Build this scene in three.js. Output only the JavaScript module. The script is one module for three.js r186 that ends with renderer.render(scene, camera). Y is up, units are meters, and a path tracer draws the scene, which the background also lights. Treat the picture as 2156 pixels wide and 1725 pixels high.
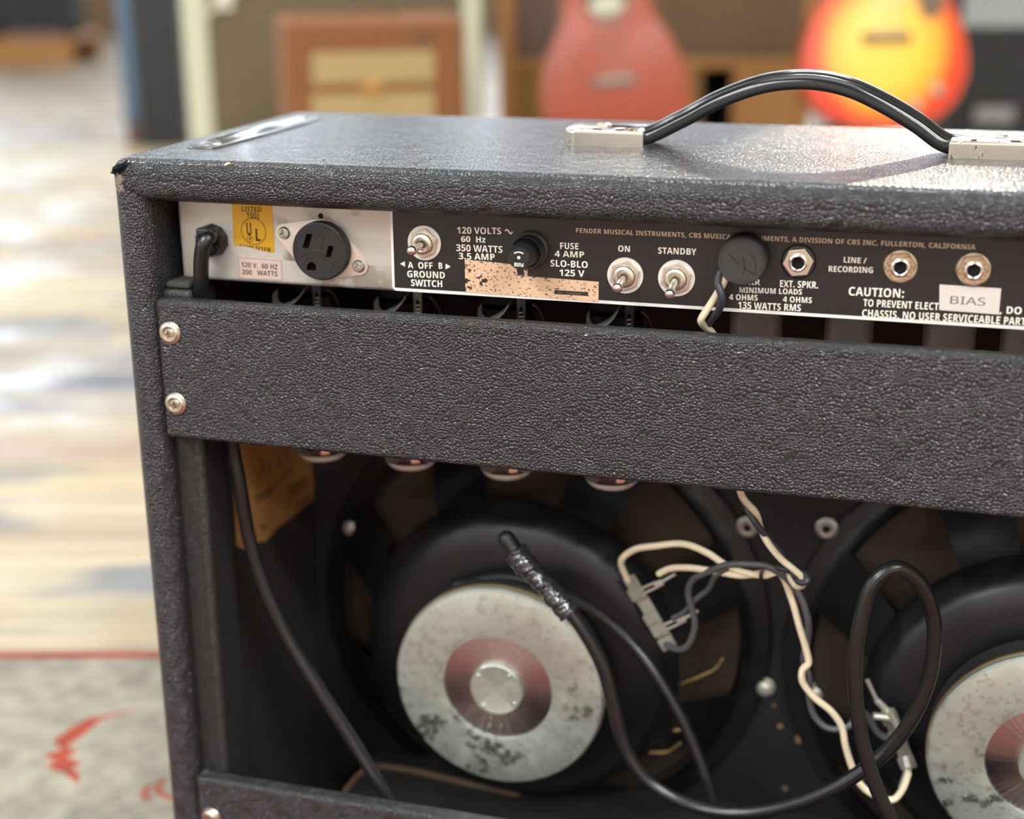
import * as THREE from 'three';
import { RoundedBoxGeometry } from 'three/addons/geometries/RoundedBoxGeometry.js';
import { mergeGeometries, toCreasedNormals } from 'three/addons/utils/BufferGeometryUtils.js';
import { RectAreaLightUniformsLib } from 'three/addons/lights/RectAreaLightUniformsLib.js';
import { Brush, Evaluator, SUBTRACTION } from 'three-bvh-csg';

// ------------------------------------------------------------------ camera, sky, sun, exposure
const V = (x, y, z) => new THREE.Vector3(x, y, z);
const FOCAL = 2950, YAW = 0.27769, PITCH = -0.31608, ROLL = -0.00484;     // focal length in pixels of the 2156 x 1725 frame
const LIFT = 0.035;                                                       // the amplifier's own zero lies this far above the floor
const EYE = V(0.4220, 0.6136, 0.6782);                                    // the eye in the amplifier's own axes
const AMP_TURN = -YAW;                                                    // the amplifier stands at an angle to the floor boards
const scene = new THREE.Scene();
const renderer = new THREE.WebGLRenderer({ antialias: true });
renderer.toneMapping = THREE.LinearToneMapping;
renderer.toneMappingExposure = 1.42;
renderer.shadowMap.enabled = true;
RectAreaLightUniformsLib.init();
const toWorld = (v) => v.clone().applyAxisAngle(V(0, 1, 0), AMP_TURN).add(V(0, LIFT, 0));
const camera = new THREE.PerspectiveCamera(2 * Math.atan(1725 / 2 / FOCAL) * 180 / Math.PI, 2156 / 1725, 0.02, 80);
camera.position.copy(toWorld(EYE));
camera.rotation.set(PITCH, 0, ROLL, 'YXZ');
camera.focus = 0.74;
camera.userData.fStop = 3.6;
camera.updateMatrixWorld(true);
scene.background = new THREE.Color(0.80, 0.90, 1.0);
scene.backgroundIntensity = 4.0;
const SUN_UP = 18 * Math.PI / 180;
const sun = new THREE.DirectionalLight(new THREE.Color(1.0, 0.86, 0.68), 0.8);
const sunDir = V(0, Math.sin(SUN_UP), -Math.cos(SUN_UP)).applyAxisAngle(V(0, 1, 0), AMP_TURN);
sun.position.copy(sunDir).multiplyScalar(22);
sun.castShadow = true;
sun.shadow.mapSize.set(4096, 4096);
Object.assign(sun.shadow.camera, { left: -8, right: 8, top: 8, bottom: -8, near: 1, far: 45 });
scene.add(sun, sun.target);

// pixel helpers: a pixel of the photograph and a known plane give a point; amplifier axes (z = 0 is its back) or room axes
const camRot = new THREE.Euler(PITCH, YAW, ROLL, 'YXZ');
const ray = (x, y) => V((x - 1078) / FOCAL, -(y - 862.5) / FOCAL, -1).applyEuler(camRot);
const P = (x, y, z) => { const d = ray(x, y); return EYE.clone().addScaledVector(d, (z - EYE.z) / d.z); };
const PY = (x, y, Y) => { const d = ray(x, y); return EYE.clone().addScaledVector(d, (Y - EYE.y) / d.y); };
const PX = (x, y, X) => { const d = ray(x, y); return EYE.clone().addScaledVector(d, (X - EYE.x) / d.x); };
const wray = (x, y) => ray(x, y).applyAxisAngle(V(0, 1, 0), AMP_TURN);
const onFloor = (x, y, h = 0) => { const d = wray(x, y); return camera.position.clone().addScaledVector(d, (h - camera.position.y) / d.y); };
const atDepth = (x, y, D) => { const d = wray(x, y); return camera.position.clone().addScaledVector(d, D / -d.z); };

// ------------------------------------------------------------------ helpers
let seed = 7;
const rnd = () => { seed = (seed * 1664525 + 1013904223) >>> 0; return seed / 4294967296; };
const rr = (a, b) => a + (b - a) * rnd();
const clamp = (v, a = 0, b = 1) => Math.min(b, Math.max(a, v));
const smooth = (a, b, v) => { const t = clamp((v - a) / (b - a)); return t * t * (3 - 2 * t); };
const hash = (i, j, k = 0) => { let h = (i * 374761393 + j * 668265263 + k * 2147483647) | 0; h = Math.imul(h ^ (h >>> 13), 1274126177); return ((h ^ (h >>> 16)) >>> 0) / 4294967296; };
const wrap = (i, n) => ((i % n) + n) % n;
function noise(x, y, n, k = 0) {            // value noise, repeating every n cells
  const i = Math.floor(x), j = Math.floor(y), u = x - i, v = y - j, a = u * u * (3 - 2 * u), b = v * v * (3 - 2 * v);
  const h = (p, q) => hash(wrap(p, n), wrap(q, n), k);
  return (h(i, j) * (1 - a) + h(i + 1, j) * a) * (1 - b) + (h(i, j + 1) * (1 - a) + h(i + 1, j + 1) * a) * b;
}
function fbm(u, v, n, oct, k = 0) { let s = 0, w = 0, a = 1; for (let o = 0; o < oct; o++) { s += a * noise(u * n, v * n, n, k + o); w += a; a *= 0.55; n *= 2; } return s / w; }
function dataTex(w, h, fn, srgb = false, repeat = true) {
  const d = new Uint8Array(w * h * 4);
  for (let y = 0; y < h; y++) for (let x = 0; x < w; x++) {
    const c = fn(x / w, y / h, x, y), o = (y * w + x) * 4;
    if (typeof c === 'number') d[o] = d[o + 1] = d[o + 2] = clamp(c) * 255; else for (let k = 0; k < 3; k++) d[o + k] = clamp(c[k]) * 255;
    d[o + 3] = 255;
  }
  const t = new THREE.DataTexture(d, w, h);
  t.magFilter = THREE.LinearFilter; t.minFilter = THREE.LinearMipmapLinearFilter; t.generateMipmaps = true;
  if (repeat) t.wrapS = t.wrapT = THREE.RepeatWrapping;
  if (srgb) t.colorSpace = THREE.SRGBColorSpace;
  t.needsUpdate = true; return t;
}
const scaled = (t, s, q = s) => { const c = t.clone(); c.repeat.set(1 / s, 1 / q); c.needsUpdate = true; return c; };
function canvasTex(w, h, draw) {
  const c = document.createElement('canvas'); c.width = w; c.height = h;
  draw(c.getContext('2d'), w, h);
  const t = new THREE.CanvasTexture(c); t.colorSpace = THREE.SRGBColorSpace; t.magFilter = THREE.LinearFilter; return t;
}
const mat = (o) => new THREE.MeshPhysicalMaterial(o);
const lin = (r, g, b) => new THREE.Color().setRGB(r, g, b);
const hex = (h) => new THREE.Color(h);
function put(name, geo, m, parent = scene) {
  const o = new THREE.Mesh(geo, m); o.name = name; o.castShadow = o.receiveShadow = true; parent.add(o); return o;
}
const taken = {};
const numbered = (n) => { const k = taken[n] = (taken[n] ?? -1) + 1; return k ? `${n}_${String(k).padStart(3, '0')}` : n; };
function tag(o, label, category, group) { o.userData.label = label; o.userData.category = category; if (group) o.userData.group = group; return o; }
function thing(name, label, category, pos = V(0, 0, 0), turn = 0, group) {
  const o = new THREE.Group(); o.name = numbered(name); o.position.copy(pos); o.rotation.y = turn; scene.add(o); return tag(o, label, category, group);
}
function struct(name, geo, m) { const o = put(name, geo, m); o.userData.kind = 'structure'; return o; }
function part(name, parent, pos) { const o = new THREE.Group(); o.name = name; if (pos) o.position.copy(pos); parent.add(o); return o; }
const box = (x0, x1, y0, y1, z0, z1) => new THREE.BoxGeometry(x1 - x0, y1 - y0, z1 - z0).translate((x0 + x1) / 2, (y0 + y1) / 2, (z0 + z1) / 2);
const rbox = (x0, x1, y0, y1, z0, z1, r, s = 3) => new RoundedBoxGeometry(x1 - x0, y1 - y0, z1 - z0, s, r).translate((x0 + x1) / 2, (y0 + y1) / 2, (z0 + z1) / 2);
const merge = (list) => mergeGeometries(list.map((g) => { g = g.index ? g.toNonIndexed() : g; for (const k of Object.keys(g.attributes)) if (!['position', 'normal', 'uv'].includes(k)) g.deleteAttribute(k); return g; }));
function wrapUV(geo, fn) {                   // uv in metres; fn(x, y, z, |nx|, |ny|, |nz|) per triangle
  const g = geo.index ? geo.toNonIndexed() : geo, p = g.attributes.position, n = g.attributes.normal, uv = new Float32Array(p.count * 2);
  for (let t = 0; t < p.count; t += 3) {
    let nx = 0, ny = 0, nz = 0;
    for (let k = 0; k < 3; k++) { nx += n.getX(t + k); ny += n.getY(t + k); nz += n.getZ(t + k); }
    for (let k = 0; k < 3; k++) { const q = fn(p.getX(t + k), p.getY(t + k), p.getZ(t + k), Math.abs(nx) / 3, Math.abs(ny) / 3, Math.abs(nz) / 3); uv[(t + k) * 2] = q[0]; uv[(t + k) * 2 + 1] = q[1]; }
  }
  g.setAttribute('uv', new THREE.BufferAttribute(uv, 2)); return g;
}
const boxUV = (g) => wrapUV(g, (x, y, z, a, b, c) => (a > b && a > c ? [z, y] : b > c ? [x, z] : [x, y]));
const middle = (g) => { g.computeBoundingBox(); return g.boundingBox.getCenter(V(0, 0, 0)); };
const acrossUV = (g) => { const m = middle(g).y; return wrapUV(g, (x, y, z, a) => (a > 0.72 ? [z, y] : [x, y > m ? y - z : y + z])); };    // wraps round the edges that run along x
const uprightUV = (g) => { const m = middle(g).x; return wrapUV(g, (x, y, z, a, b) => (b > 0.72 ? [x, z] : [x > m ? x - z : x + z, y])); };  // wraps round the edges that run along y
// lathe round +z (profile points are [radius, z])
const spin = (pts, seg = 40, a0 = 0, al = Math.PI * 2) => toCreasedNormals(new THREE.LatheGeometry(pts.map(([r, z]) => new THREE.Vector2(r, z)), seg, a0, al).rotateX(Math.PI / 2), 0.6);
const curve = (pts) => new THREE.CatmullRomCurve3(pts, false, 'centripetal');
function cable(pts, r, seg = 120, rad = 12) {
  const c = curve(pts), ends = [pts[0], pts[pts.length - 1]].map((p) => new THREE.SphereGeometry(r, rad, 8).translate(p.x, p.y, p.z));
  return merge([new THREE.TubeGeometry(c, seg, r, rad, false), ...ends]);
}
function varTube(pts, radius, seg = 160, rad = 20) {   // tube whose radius(t, angle) varies
  const c = curve(pts), fr = c.computeFrenetFrames(seg, false), pos = [], idx = [], uv = [];
  for (let i = 0; i <= seg; i++) { const p = c.getPointAt(i / seg);
    for (let j = 0; j <= rad; j++) { const a = j / rad * Math.PI * 2, q = radius(i / seg, a); pos.push(...p.clone().addScaledVector(fr.normals[i], q * Math.cos(a)).addScaledVector(fr.binormals[i], q * Math.sin(a)).toArray()); uv.push(i / seg, j / rad); } }
  for (let i = 0; i < seg; i++) for (let j = 0; j < rad; j++) { const a = i * (rad + 1) + j, b = a + rad + 1; idx.push(a, a + 1, b, b, a + 1, b + 1); }
  const g = new THREE.BufferGeometry(); g.setAttribute('position', new THREE.Float32BufferAttribute(pos, 3)); g.setAttribute('uv', new THREE.Float32BufferAttribute(uv, 2)); g.setIndex(idx); g.computeVertexNormals(); return g;
}
function bar(a, b, r, seg = 10) { const d = b.clone().sub(a), g = new THREE.CylinderGeometry(r, r, d.length(), seg); g.applyQuaternion(new THREE.Quaternion().setFromUnitVectors(V(0, 1, 0), d.clone().normalize())); return g.translate((a.x + b.x) / 2, (a.y + b.y) / 2, (a.z + b.z) / 2); }
const outline = (pts) => new THREE.Shape(pts.map(([x, y]) => new THREE.Vector2(x, y)));
const plate = (shape, d, bevel = 0) => toCreasedNormals(new THREE.ExtrudeGeometry(shape, bevel ? { depth: d - 2 * bevel, bevelEnabled: true, bevelSize: bevel, bevelOffset: -bevel, bevelThickness: bevel, bevelSegments: 2, curveSegments: 24 } : { depth: d, bevelEnabled: false, curveSegments: 24 }).translate(0, 0, bevel), 0.6);
function roundRect(x0, x1, y0, y1, r) { const s = new THREE.Shape(); s.moveTo(x0 + r, y0); s.lineTo(x1 - r, y0); s.absarc(x1 - r, y0 + r, r, -Math.PI / 2, 0); s.lineTo(x1, y1 - r); s.absarc(x1 - r, y1 - r, r, 0, Math.PI / 2); s.lineTo(x0 + r, y1); s.absarc(x0 + r, y1 - r, r, Math.PI / 2, Math.PI); s.lineTo(x0, y0 + r); s.absarc(x0 + r, y0 + r, r, Math.PI, Math.PI * 1.5); return s; }
function faceUV(g, x0, x1, y0, y1) { const p = g.attributes.position, uv = new Float32Array(p.count * 2); for (let i = 0; i < p.count; i++) { uv[2 * i] = (p.getX(i) - x0) / (x1 - x0); uv[2 * i + 1] = (p.getY(i) - y0) / (y1 - y0); } g.setAttribute('uv', new THREE.BufferAttribute(uv, 2)); return g; }

// ------------------------------------------------------------------ textures
// vinyl covering: irregular pebbles with creases between them, 0.175 m a side
const TOLEX = 0.175;
const tolexTex = (() => {
  const N = 2048, nu = 84, nv = 104, pu = new Float32Array(nu * nv), pv = new Float32Array(nu * nv), ph = new Float32Array(nu * nv), ta = new Float32Array(nu * nv), tb = new Float32Array(nu * nv);
  for (let i = 0; i < nu * nv; i++) { pu[i] = 0.06 + 0.88 * rnd(); pv[i] = 0.06 + 0.88 * rnd(); ph[i] = rnd(); ta[i] = rr(-0.22, 0.22); tb[i] = rr(-0.22, 0.22); }
  const W = 512, map = (n, k) => { const f = new Float32Array(W * W); for (let y = 0; y < W; y++) for (let x = 0; x < W; x++) f[y * W + x] = fbm(x / W, y / W, n, 2, k) - 0.5; return f; };
  const warpU = map(22, 5), warpV = map(22, 15), tone = map(10, 25), fine = map(128, 35);
  const tap = (f, x, y) => { const i = x >> 2, j = y >> 2, a = (x & 3) / 4, b = (y & 3) / 4, i1 = (i + 1) & 511, j1 = (j + 1) & 511; return (f[j * W + i] * (1 - a) + f[j * W + i1] * a) * (1 - b) + (f[j1 * W + i] * (1 - a) + f[j1 * W + i1] * a) * b; };
  return dataTex(N, N, (u, v, x, y) => {
    const wu = tap(warpU, x, y), wv = tap(warpV, x, y), gx = (u + wu * 0.026) * nu, gy = (v + wv * 0.026) * nv, i = Math.floor(gx), j = Math.floor(gy);
    let f1 = 9, f2 = 9, c1 = 0, c2 = 0, ex = 0, ey = 0;
    for (let b = -1; b <= 1; b++) for (let a = -1; a <= 1; a++) {
      const c = wrap(j + b, nv) * nu + wrap(i + a, nu), dx = i + a + pu[c] - gx, dy = j + b + pv[c] - gy, d = Math.sqrt(dx * dx + dy * dy);
      if (d < f1) { f2 = f1; c2 = c1; f1 = d; c1 = c; ex = dx; ey = dy; } else if (d < f2) { f2 = d; c2 = c; }
    }
    const depth = 0.45 + 0.55 * hash(Math.min(c1, c2), Math.max(c1, c2), 77), crease = smooth(0, 0.5, f2 - f1);
    return 0.16 + 0.34 * (1 - depth * (1 - crease)) + 0.38 * (1 - Math.min(1, f1 * f1 * 1.3)) + 0.34 * (ta[c1] * ex + tb[c1] * ey) * crease + 0.12 * tap(tone, x, y) + 0.05 * tap(fine, x, y);
  });
})();
const grain = dataTex(512, 512, (u, v) => fbm(u, v, 8, 5, 40));
const woodTex = dataTex(512, 512, (u, v) => { const s = fbm(u, v * 1, 4, 3, 60), l = noise(u * 4 + s, v * 90, 90, 61) * 0.5 + noise(u * 16, v * 200 + s * 8, 200, 62) * 0.5; return clamp(0.55 + 0.45 * l); });
const clothTex = dataTex(256, 256, (u, v, x, y) => 0.5 + 0.25 * Math.sin(x * Math.PI / 2) * Math.sin(y * Math.PI / 2) + 0.25 * hash(x, y, 3));

// ------------------------------------------------------------------ materials
const bump = scaled(tolexTex, TOLEX);
const M = {
  tolex: mat({ color: lin(0.022, 0.0215, 0.0215), roughness: 0.2, bumpMap: bump, bumpScale: 0.00096, specularIntensity: 1 }),
  tolexFlat: mat({ color: lin(0.022, 0.021, 0.020), roughness: 0.36, bumpMap: bump, bumpScale: 0.0005 }),
  lining: mat({ color: lin(0.012, 0.009, 0.006), roughness: 0.8, bumpMap: scaled(woodTex, 0.12), bumpScale: 0.0002 }),
  baffle: mat({ color: lin(0.006, 0.006, 0.006), roughness: 0.7, bumpMap: scaled(grain, 0.1), bumpScale: 0.0003 }),
  cloth: mat({ color: lin(0.45, 0.37, 0.27), roughness: 0.95, bumpMap: scaled(grain, 0.01), bumpScale: 0.0006 }),
  felt: mat({ color: lin(0.05, 0.045, 0.038), roughness: 1, bumpMap: scaled(grain, 0.008), bumpScale: 0.002 }),
  chassis: mat({ color: lin(0.62, 0.60, 0.57), roughness: 0.42, metalness: 0.55 }),
  nickel: mat({ color: lin(0.72, 0.69, 0.63), roughness: 0.22, metalness: 1 }),
  nickelWorn: mat({ color: lin(0.62, 0.57, 0.47), roughness: 0.34, metalness: 1 }),
  washer: mat({ color: lin(0.70, 0.66, 0.60), roughness: 0.5, metalness: 0.25 }),
  rusty: mat({ color: lin(0.46, 0.33, 0.21), roughness: 0.42, metalness: 0.9, bumpMap: scaled(grain, 0.01), bumpScale: 0.0004 }),
  zincScrew: mat({ color: lin(0.50, 0.52, 0.50), roughness: 0.3, metalness: 1 }),
  steel: mat({ color: lin(0.30, 0.29, 0.27), roughness: 0.4, metalness: 1 }),
  blackPlastic: mat({ color: lin(0.012, 0.012, 0.012), roughness: 0.36 }),
  blackRubber: mat({ color: lin(0.006, 0.006, 0.0065), roughness: 0.16 }),
  cord: mat({ color: lin(0.010, 0.010, 0.010), roughness: 0.24, bumpMap: scaled(grain, 0.3), bumpScale: 0.0003 }),
  hole: mat({ color: lin(0.004, 0.004, 0.004), roughness: 0.9 }),
  blackSteel: mat({ color: lin(0.005, 0.005, 0.006), roughness: 0.4, metalness: 0.0 }),
  ferrite: mat({ color: lin(0.022, 0.020, 0.018), roughness: 0.6, bumpMap: scaled(grain, 0.05), bumpScale: 0.0006 }),
  brass: mat({ color: lin(0.55, 0.40, 0.16), roughness: 0.4, metalness: 0.9 }),
  cone: mat({ color: lin(0.034, 0.020, 0.011), roughness: 0.95, bumpMap: scaled(grain, 0.05), bumpScale: 0.0006 }),
  whiteWire: mat({ color: lin(0.74, 0.62, 0.42), roughness: 0.45, bumpMap: scaled(grain, 0.3), bumpScale: 0.0006 }),
  greyWire: mat({ color: lin(0.065, 0.065, 0.066), roughness: 0.45 }),
  blackWire: mat({ color: lin(0.028, 0.030, 0.036), roughness: 0.4 }),
  terminal: mat({ color: lin(0.60, 0.55, 0.43), roughness: 0.6, bumpMap: scaled(grain, 0.02), bumpScale: 0.0006 }),
  tinned: mat({ color: lin(0.55, 0.52, 0.45), roughness: 0.45, metalness: 0.7 }),
  glass: mat({ color: lin(0.98, 0.98, 0.98), roughness: 0.02, transmission: 1, thickness: 0, ior: 1.5 }),
  getter: mat({ color: lin(0.02, 0.02, 0.02), roughness: 0.3 }),
  shield: mat({ color: lin(0.50, 0.46, 0.42), roughness: 0.35, metalness: 0.6 }),
  spring: mat({ color: lin(0.6, 0.6, 0.57), roughness: 0.45, metalness: 0.2 }),
  rimGlint: mat({ color: lin(0.78, 0.75, 0.68), roughness: 0.4 }),  // pale colour for the painted highlight round the tube ends
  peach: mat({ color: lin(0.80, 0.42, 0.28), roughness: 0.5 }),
  strip: mat({ color: lin(0.36, 0.36, 0.36), roughness: 0.2, metalness: 1 }),
  mirror: mat({ color: lin(0.72, 0.70, 0.68), roughness: 0.06, metalness: 1, bumpMap: scaled(grain, 0.06), bumpScale: 0.00008 }),
};

// ------------------------------------------------------------------ the room
const FAR = -11.5, NEAR = 5.2, WEST = -6.2, EAST = 6.4, HIGH = 5.2;
const plaster = mat({ color: lin(0.62, 0.58, 0.52), roughness: 0.9, bumpMap: scaled(grain, 0.8), bumpScale: 0.002 });
const ceilingMat = mat({ color: lin(0.72, 0.70, 0.66), roughness: 0.95, bumpMap: scaled(grain, 1.2), bumpScale: 0.002 });
const warmWall = mat({ color: lin(0.60, 0.55, 0.49), roughness: 0.9, bumpMap: scaled(grain, 0.6), bumpScale: 0.003 });
const panelling = mat({ color: lin(0.30, 0.19, 0.10), roughness: 0.6, bumpMap: scaled(woodTex, 1), bumpScale: 0.001 });
const frameMat = mat({ color: lin(0.55, 0.53, 0.5), roughness: 0.5 });

struct('wall_right', boxUV(box(EAST, EAST + 0.2, 0, HIGH, FAR - 0.3, NEAR + 0.2)), plaster);
struct('wall_near', boxUV(box(WEST, EAST, 0, HIGH, NEAR, NEAR + 0.2)), warmWall);
{ // ceiling with an unseen roof light, added for cool light and bluish edge highlights
  const [a, b, c, d] = [-1.6, 2.2, -1.4, 2.4], y0 = HIGH, y1 = HIGH + 0.2;
  struct('ceiling', boxUV(merge([box(WEST - 0.2, a, y0, y1, FAR - 0.3, NEAR + 0.2), box(b, EAST + 0.2, y0, y1, FAR - 0.3, NEAR + 0.2), box(a, b, y0, y1, FAR - 0.3, c), box(a, b, y0, y1, d, NEAR + 0.2)])), ceilingMat);
  const f = struct('window_10', merge([box(a, b, y1, y1 + 0.08, c - 0.06, c), box(a, b, y1, y1 + 0.08, d, d + 0.06), box(a - 0.06, a, y1, y1 + 0.08, c, d), box(b, b + 0.06, y1, y1 + 0.08, c, d), box(a, b, y1, y1 + 0.06, (c + d) / 2 - 0.02, (c + d) / 2 + 0.02)]), frameMat);
  put('pane', box(a, b, y1 + 0.03, y1 + 0.035, c, d), M.glass, f);
}
const SILL = 1.0, HEAD = 4.85, bays = [[-5.6, -3.5], [-3.1, -1.0], [-0.5, 1.0], [1.2, 2.98], [3.53, 5.6]];
{
  const w = [box(WEST, EAST, 0, SILL, FAR - 0.3, FAR), box(WEST, EAST, HEAD, HIGH, FAR - 0.3, FAR)];
  let x = WEST; for (const [a, b] of [...bays, [EAST, EAST]]) { w.push(box(x, a, SILL, HEAD, FAR - 0.3, FAR)); x = b; }
  struct('wall_far', boxUV(merge(w)), plaster);
  struct('baseboard_far', boxUV(box(WEST, EAST, 0, 0.9, FAR, FAR + 0.03)), panelling);
  bays.forEach(([a, b], k) => {
    const g = [box(a, b, SILL, SILL + 0.07, FAR - 0.2, FAR - 0.1), box(a, b, HEAD - 0.07, HEAD, FAR - 0.2, FAR - 0.1), box(a, a + 0.06, SILL, HEAD, FAR - 0.2, FAR - 0.1), box(b - 0.06, b, SILL, HEAD, FAR - 0.2, FAR - 0.1), box(a, b, 2.9, 2.96, FAR - 0.19, FAR - 0.11)];
    const f = struct(`window_${k + 1}`, merge(g), frameMat);
    put('pane', box(a + 0.05, b - 0.05, SILL + 0.05, HEAD - 0.05, FAR - 0.155, FAR - 0.15), M.glass, f);
  });
  // side windows
  const zs = [[-7.2, -4.9], [-3.9, -1.6], [-0.6, 1.7], [2.5, 4.4]], v = [box(WEST - 0.2, WEST, 0, 1.1, FAR - 0.3, NEAR + 0.2), box(WEST - 0.2, WEST, 4.3, HIGH, FAR - 0.3, NEAR + 0.2)];
  let z = FAR - 0.3; for (const [a, b] of [...zs, [NEAR + 0.2, NEAR + 0.2]]) { v.push(box(WEST - 0.2, WEST, 1.1, 4.3, z, a)); z = b; }
  struct('wall_left', boxUV(merge(v)), plaster);
  zs.forEach(([a, b], k) => {
    const f = struct(`window_${k + 6}`, merge([box(WEST - 0.16, WEST - 0.08, 1.1, 1.17, a, b), box(WEST - 0.16, WEST - 0.08, 4.23, 4.3, a, b), box(WEST - 0.16, WEST - 0.08, 1.1, 4.3, a, a + 0.06), box(WEST - 0.16, WEST - 0.08, 1.1, 4.3, b - 0.06, b), box(WEST - 0.15, WEST - 0.09, 2.7, 2.76, a, b)]), frameMat);
    put('pane', box(WEST - 0.125, WEST - 0.12, 1.15, 4.25, a + 0.05, b - 0.05), M.glass, f);
  });
  struct('pavement_side', boxUV(box(WEST - 60, WEST - 0.2, -0.4, -0.3, FAR - 0.3, 60)), mat({ color: lin(0.30, 0.29, 0.28), roughness: 0.9 }));
  struct('pavement', boxUV(box(-60, 60, -0.4, -0.3, FAR - 60, FAR - 0.3)), mat({ color: lin(0.30, 0.29, 0.28), roughness: 0.9 }));
}
// floor: boards side by side across the picture, each a piece of its own where the photograph shows them
{
  const floor = struct('floor', boxUV(box(WEST - 0.2, EAST + 0.2, -0.15, -0.012, FAR - 0.3, NEAR + 0.2)), mat({ color: lin(0.12, 0.08, 0.05), roughness: 0.9 }));
  const tones = [[0.70, 0.55, 0.34], [0.64, 0.50, 0.32], [0.74, 0.60, 0.38], [0.56, 0.46, 0.34], [0.60, 0.42, 0.29], [0.48, 0.42, 0.35], [0.68, 0.53, 0.31]];
  const plankTex = dataTex(1024, 512, (u, v) => {
    const s = fbm(u, v, 3, 3, 70), l = noise(u * 3 + s * 2, v * 40 + s * 3, 40, 71) * 0.6 + noise(u * 8, v * 130, 130, 72) * 0.4, worn = smooth(0.56, 0.72, fbm(u, v * 2, 6, 4, 73));
    const k = 0.76 + 0.24 * l; return [k * (1 - 0.30 * worn), k * (1 - 0.25 * worn), k * (1 - 0.12 * worn)];
  }, true);
  const mats = tones.map((t, i) => { const m = scaled(plankTex, 2.3, 0.9); m.offset.set(i * 0.37, i * 0.61); return mat({ color: lin(...t.map((v) => v * 0.74)), map: m, roughness: 1.0, roughnessMap: scaled(grain, 1.1), bumpMap: scaled(woodTex, 1.2, 0.4), bumpScale: 0.0006, clearcoat: 0.08, clearcoatRoughness: 0.4 }); });
  const PW = 0.105, board = (x0, x1, z0) => { const g = plate(outline([[0.0008, -0.012], [PW - 0.0008, -0.012], [PW - 0.0008, -0.0022], [PW - 0.003, 0], [0.003, 0], [0.0008, -0.0022]]), x1 - x0 - 0.0015); return boxUV(g.rotateY(Math.PI / 2).translate(x0, 0, z0 + PW)); };
  const rest = mats.map(() => []);
  let k = 0;
  for (let z = FAR; z < NEAR; z += PW) {
    let x = WEST - rr(0, 1.6);
    while (x < EAST) {
      const x1 = Math.min(EAST, x + rr(1.7, 2.9)), x0 = Math.max(WEST, x), m = Math.floor(rnd() * mats.length);
      x += Math.max(0.4, x1 - x);
      if (x1 - x0 < 0.05) continue;
      if (z > -6.6 && z < -0.3 && x1 > -2.4 && x0 < 0.5) { put(numbered('plank'), board(x0, x1, z), mats[m], floor); k++; } else rest[m].push(board(x0, x1, z));
    }
  }
  rest.forEach((g, i) => { const o = put(numbered('floor_boards'), merge(g), mats[i], floor); o.userData.kind = 'stuff'; });
}
// unseen pendant lamps added over the shop floor; near rows make the vinyl sparkle
{
  const body = mat({ color: lin(0.5, 0.5, 0.5), roughness: 0.4, metalness: 0.6 });
  const glow = new THREE.MeshStandardMaterial({ color: 0xffffff, emissive: lin(0.93, 0.97, 1.0), emissiveIntensity: 6 });
  [[-1.9, 3.1, -3.2], [1.3, 3.1, -3.2], [-1.9, 2.9, 1.6], [1.6, 2.9, 1.6], [-1.9, 2.9, 2.9], [1.6, 2.9, 2.9], [-1.9, 2.9, 4.2], [1.6, 2.9, 4.2]].forEach(([x, h, z]) => {
    const l = thing('added_pendant_light', `added unseen pendant lamp over ${z < 0 ? 'the guitars' : z < 2 ? 'the rug' : z < 3.5 ? 'the open floor' : 'the end wall'} on the ${x < 0 ? 'window' : 'blank wall'} side`, 'lamp', V(x, h, z), 0, 'added pendant lamps');
    put('housing', rbox(-0.65, 0.65, 0.0, 0.07, -0.17, 0.17, 0.02), body, l);
    put('light_panel', box(-0.62, 0.62, -0.006, 0.001, -0.15, 0.15), glow, l);
    for (const s of [-0.5, 0.5]) put('rod', bar(V(s, 0.06, 0), V(s, HIGH - h, 0), 0.006), body, l);
    const a = new THREE.RectAreaLight(lin(0.93, 0.97, 1.0), 47, 1.24, 0.30); a.position.set(0, -0.012, 0); a.rotation.x = -Math.PI / 2; l.add(a);
  });
}
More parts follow.
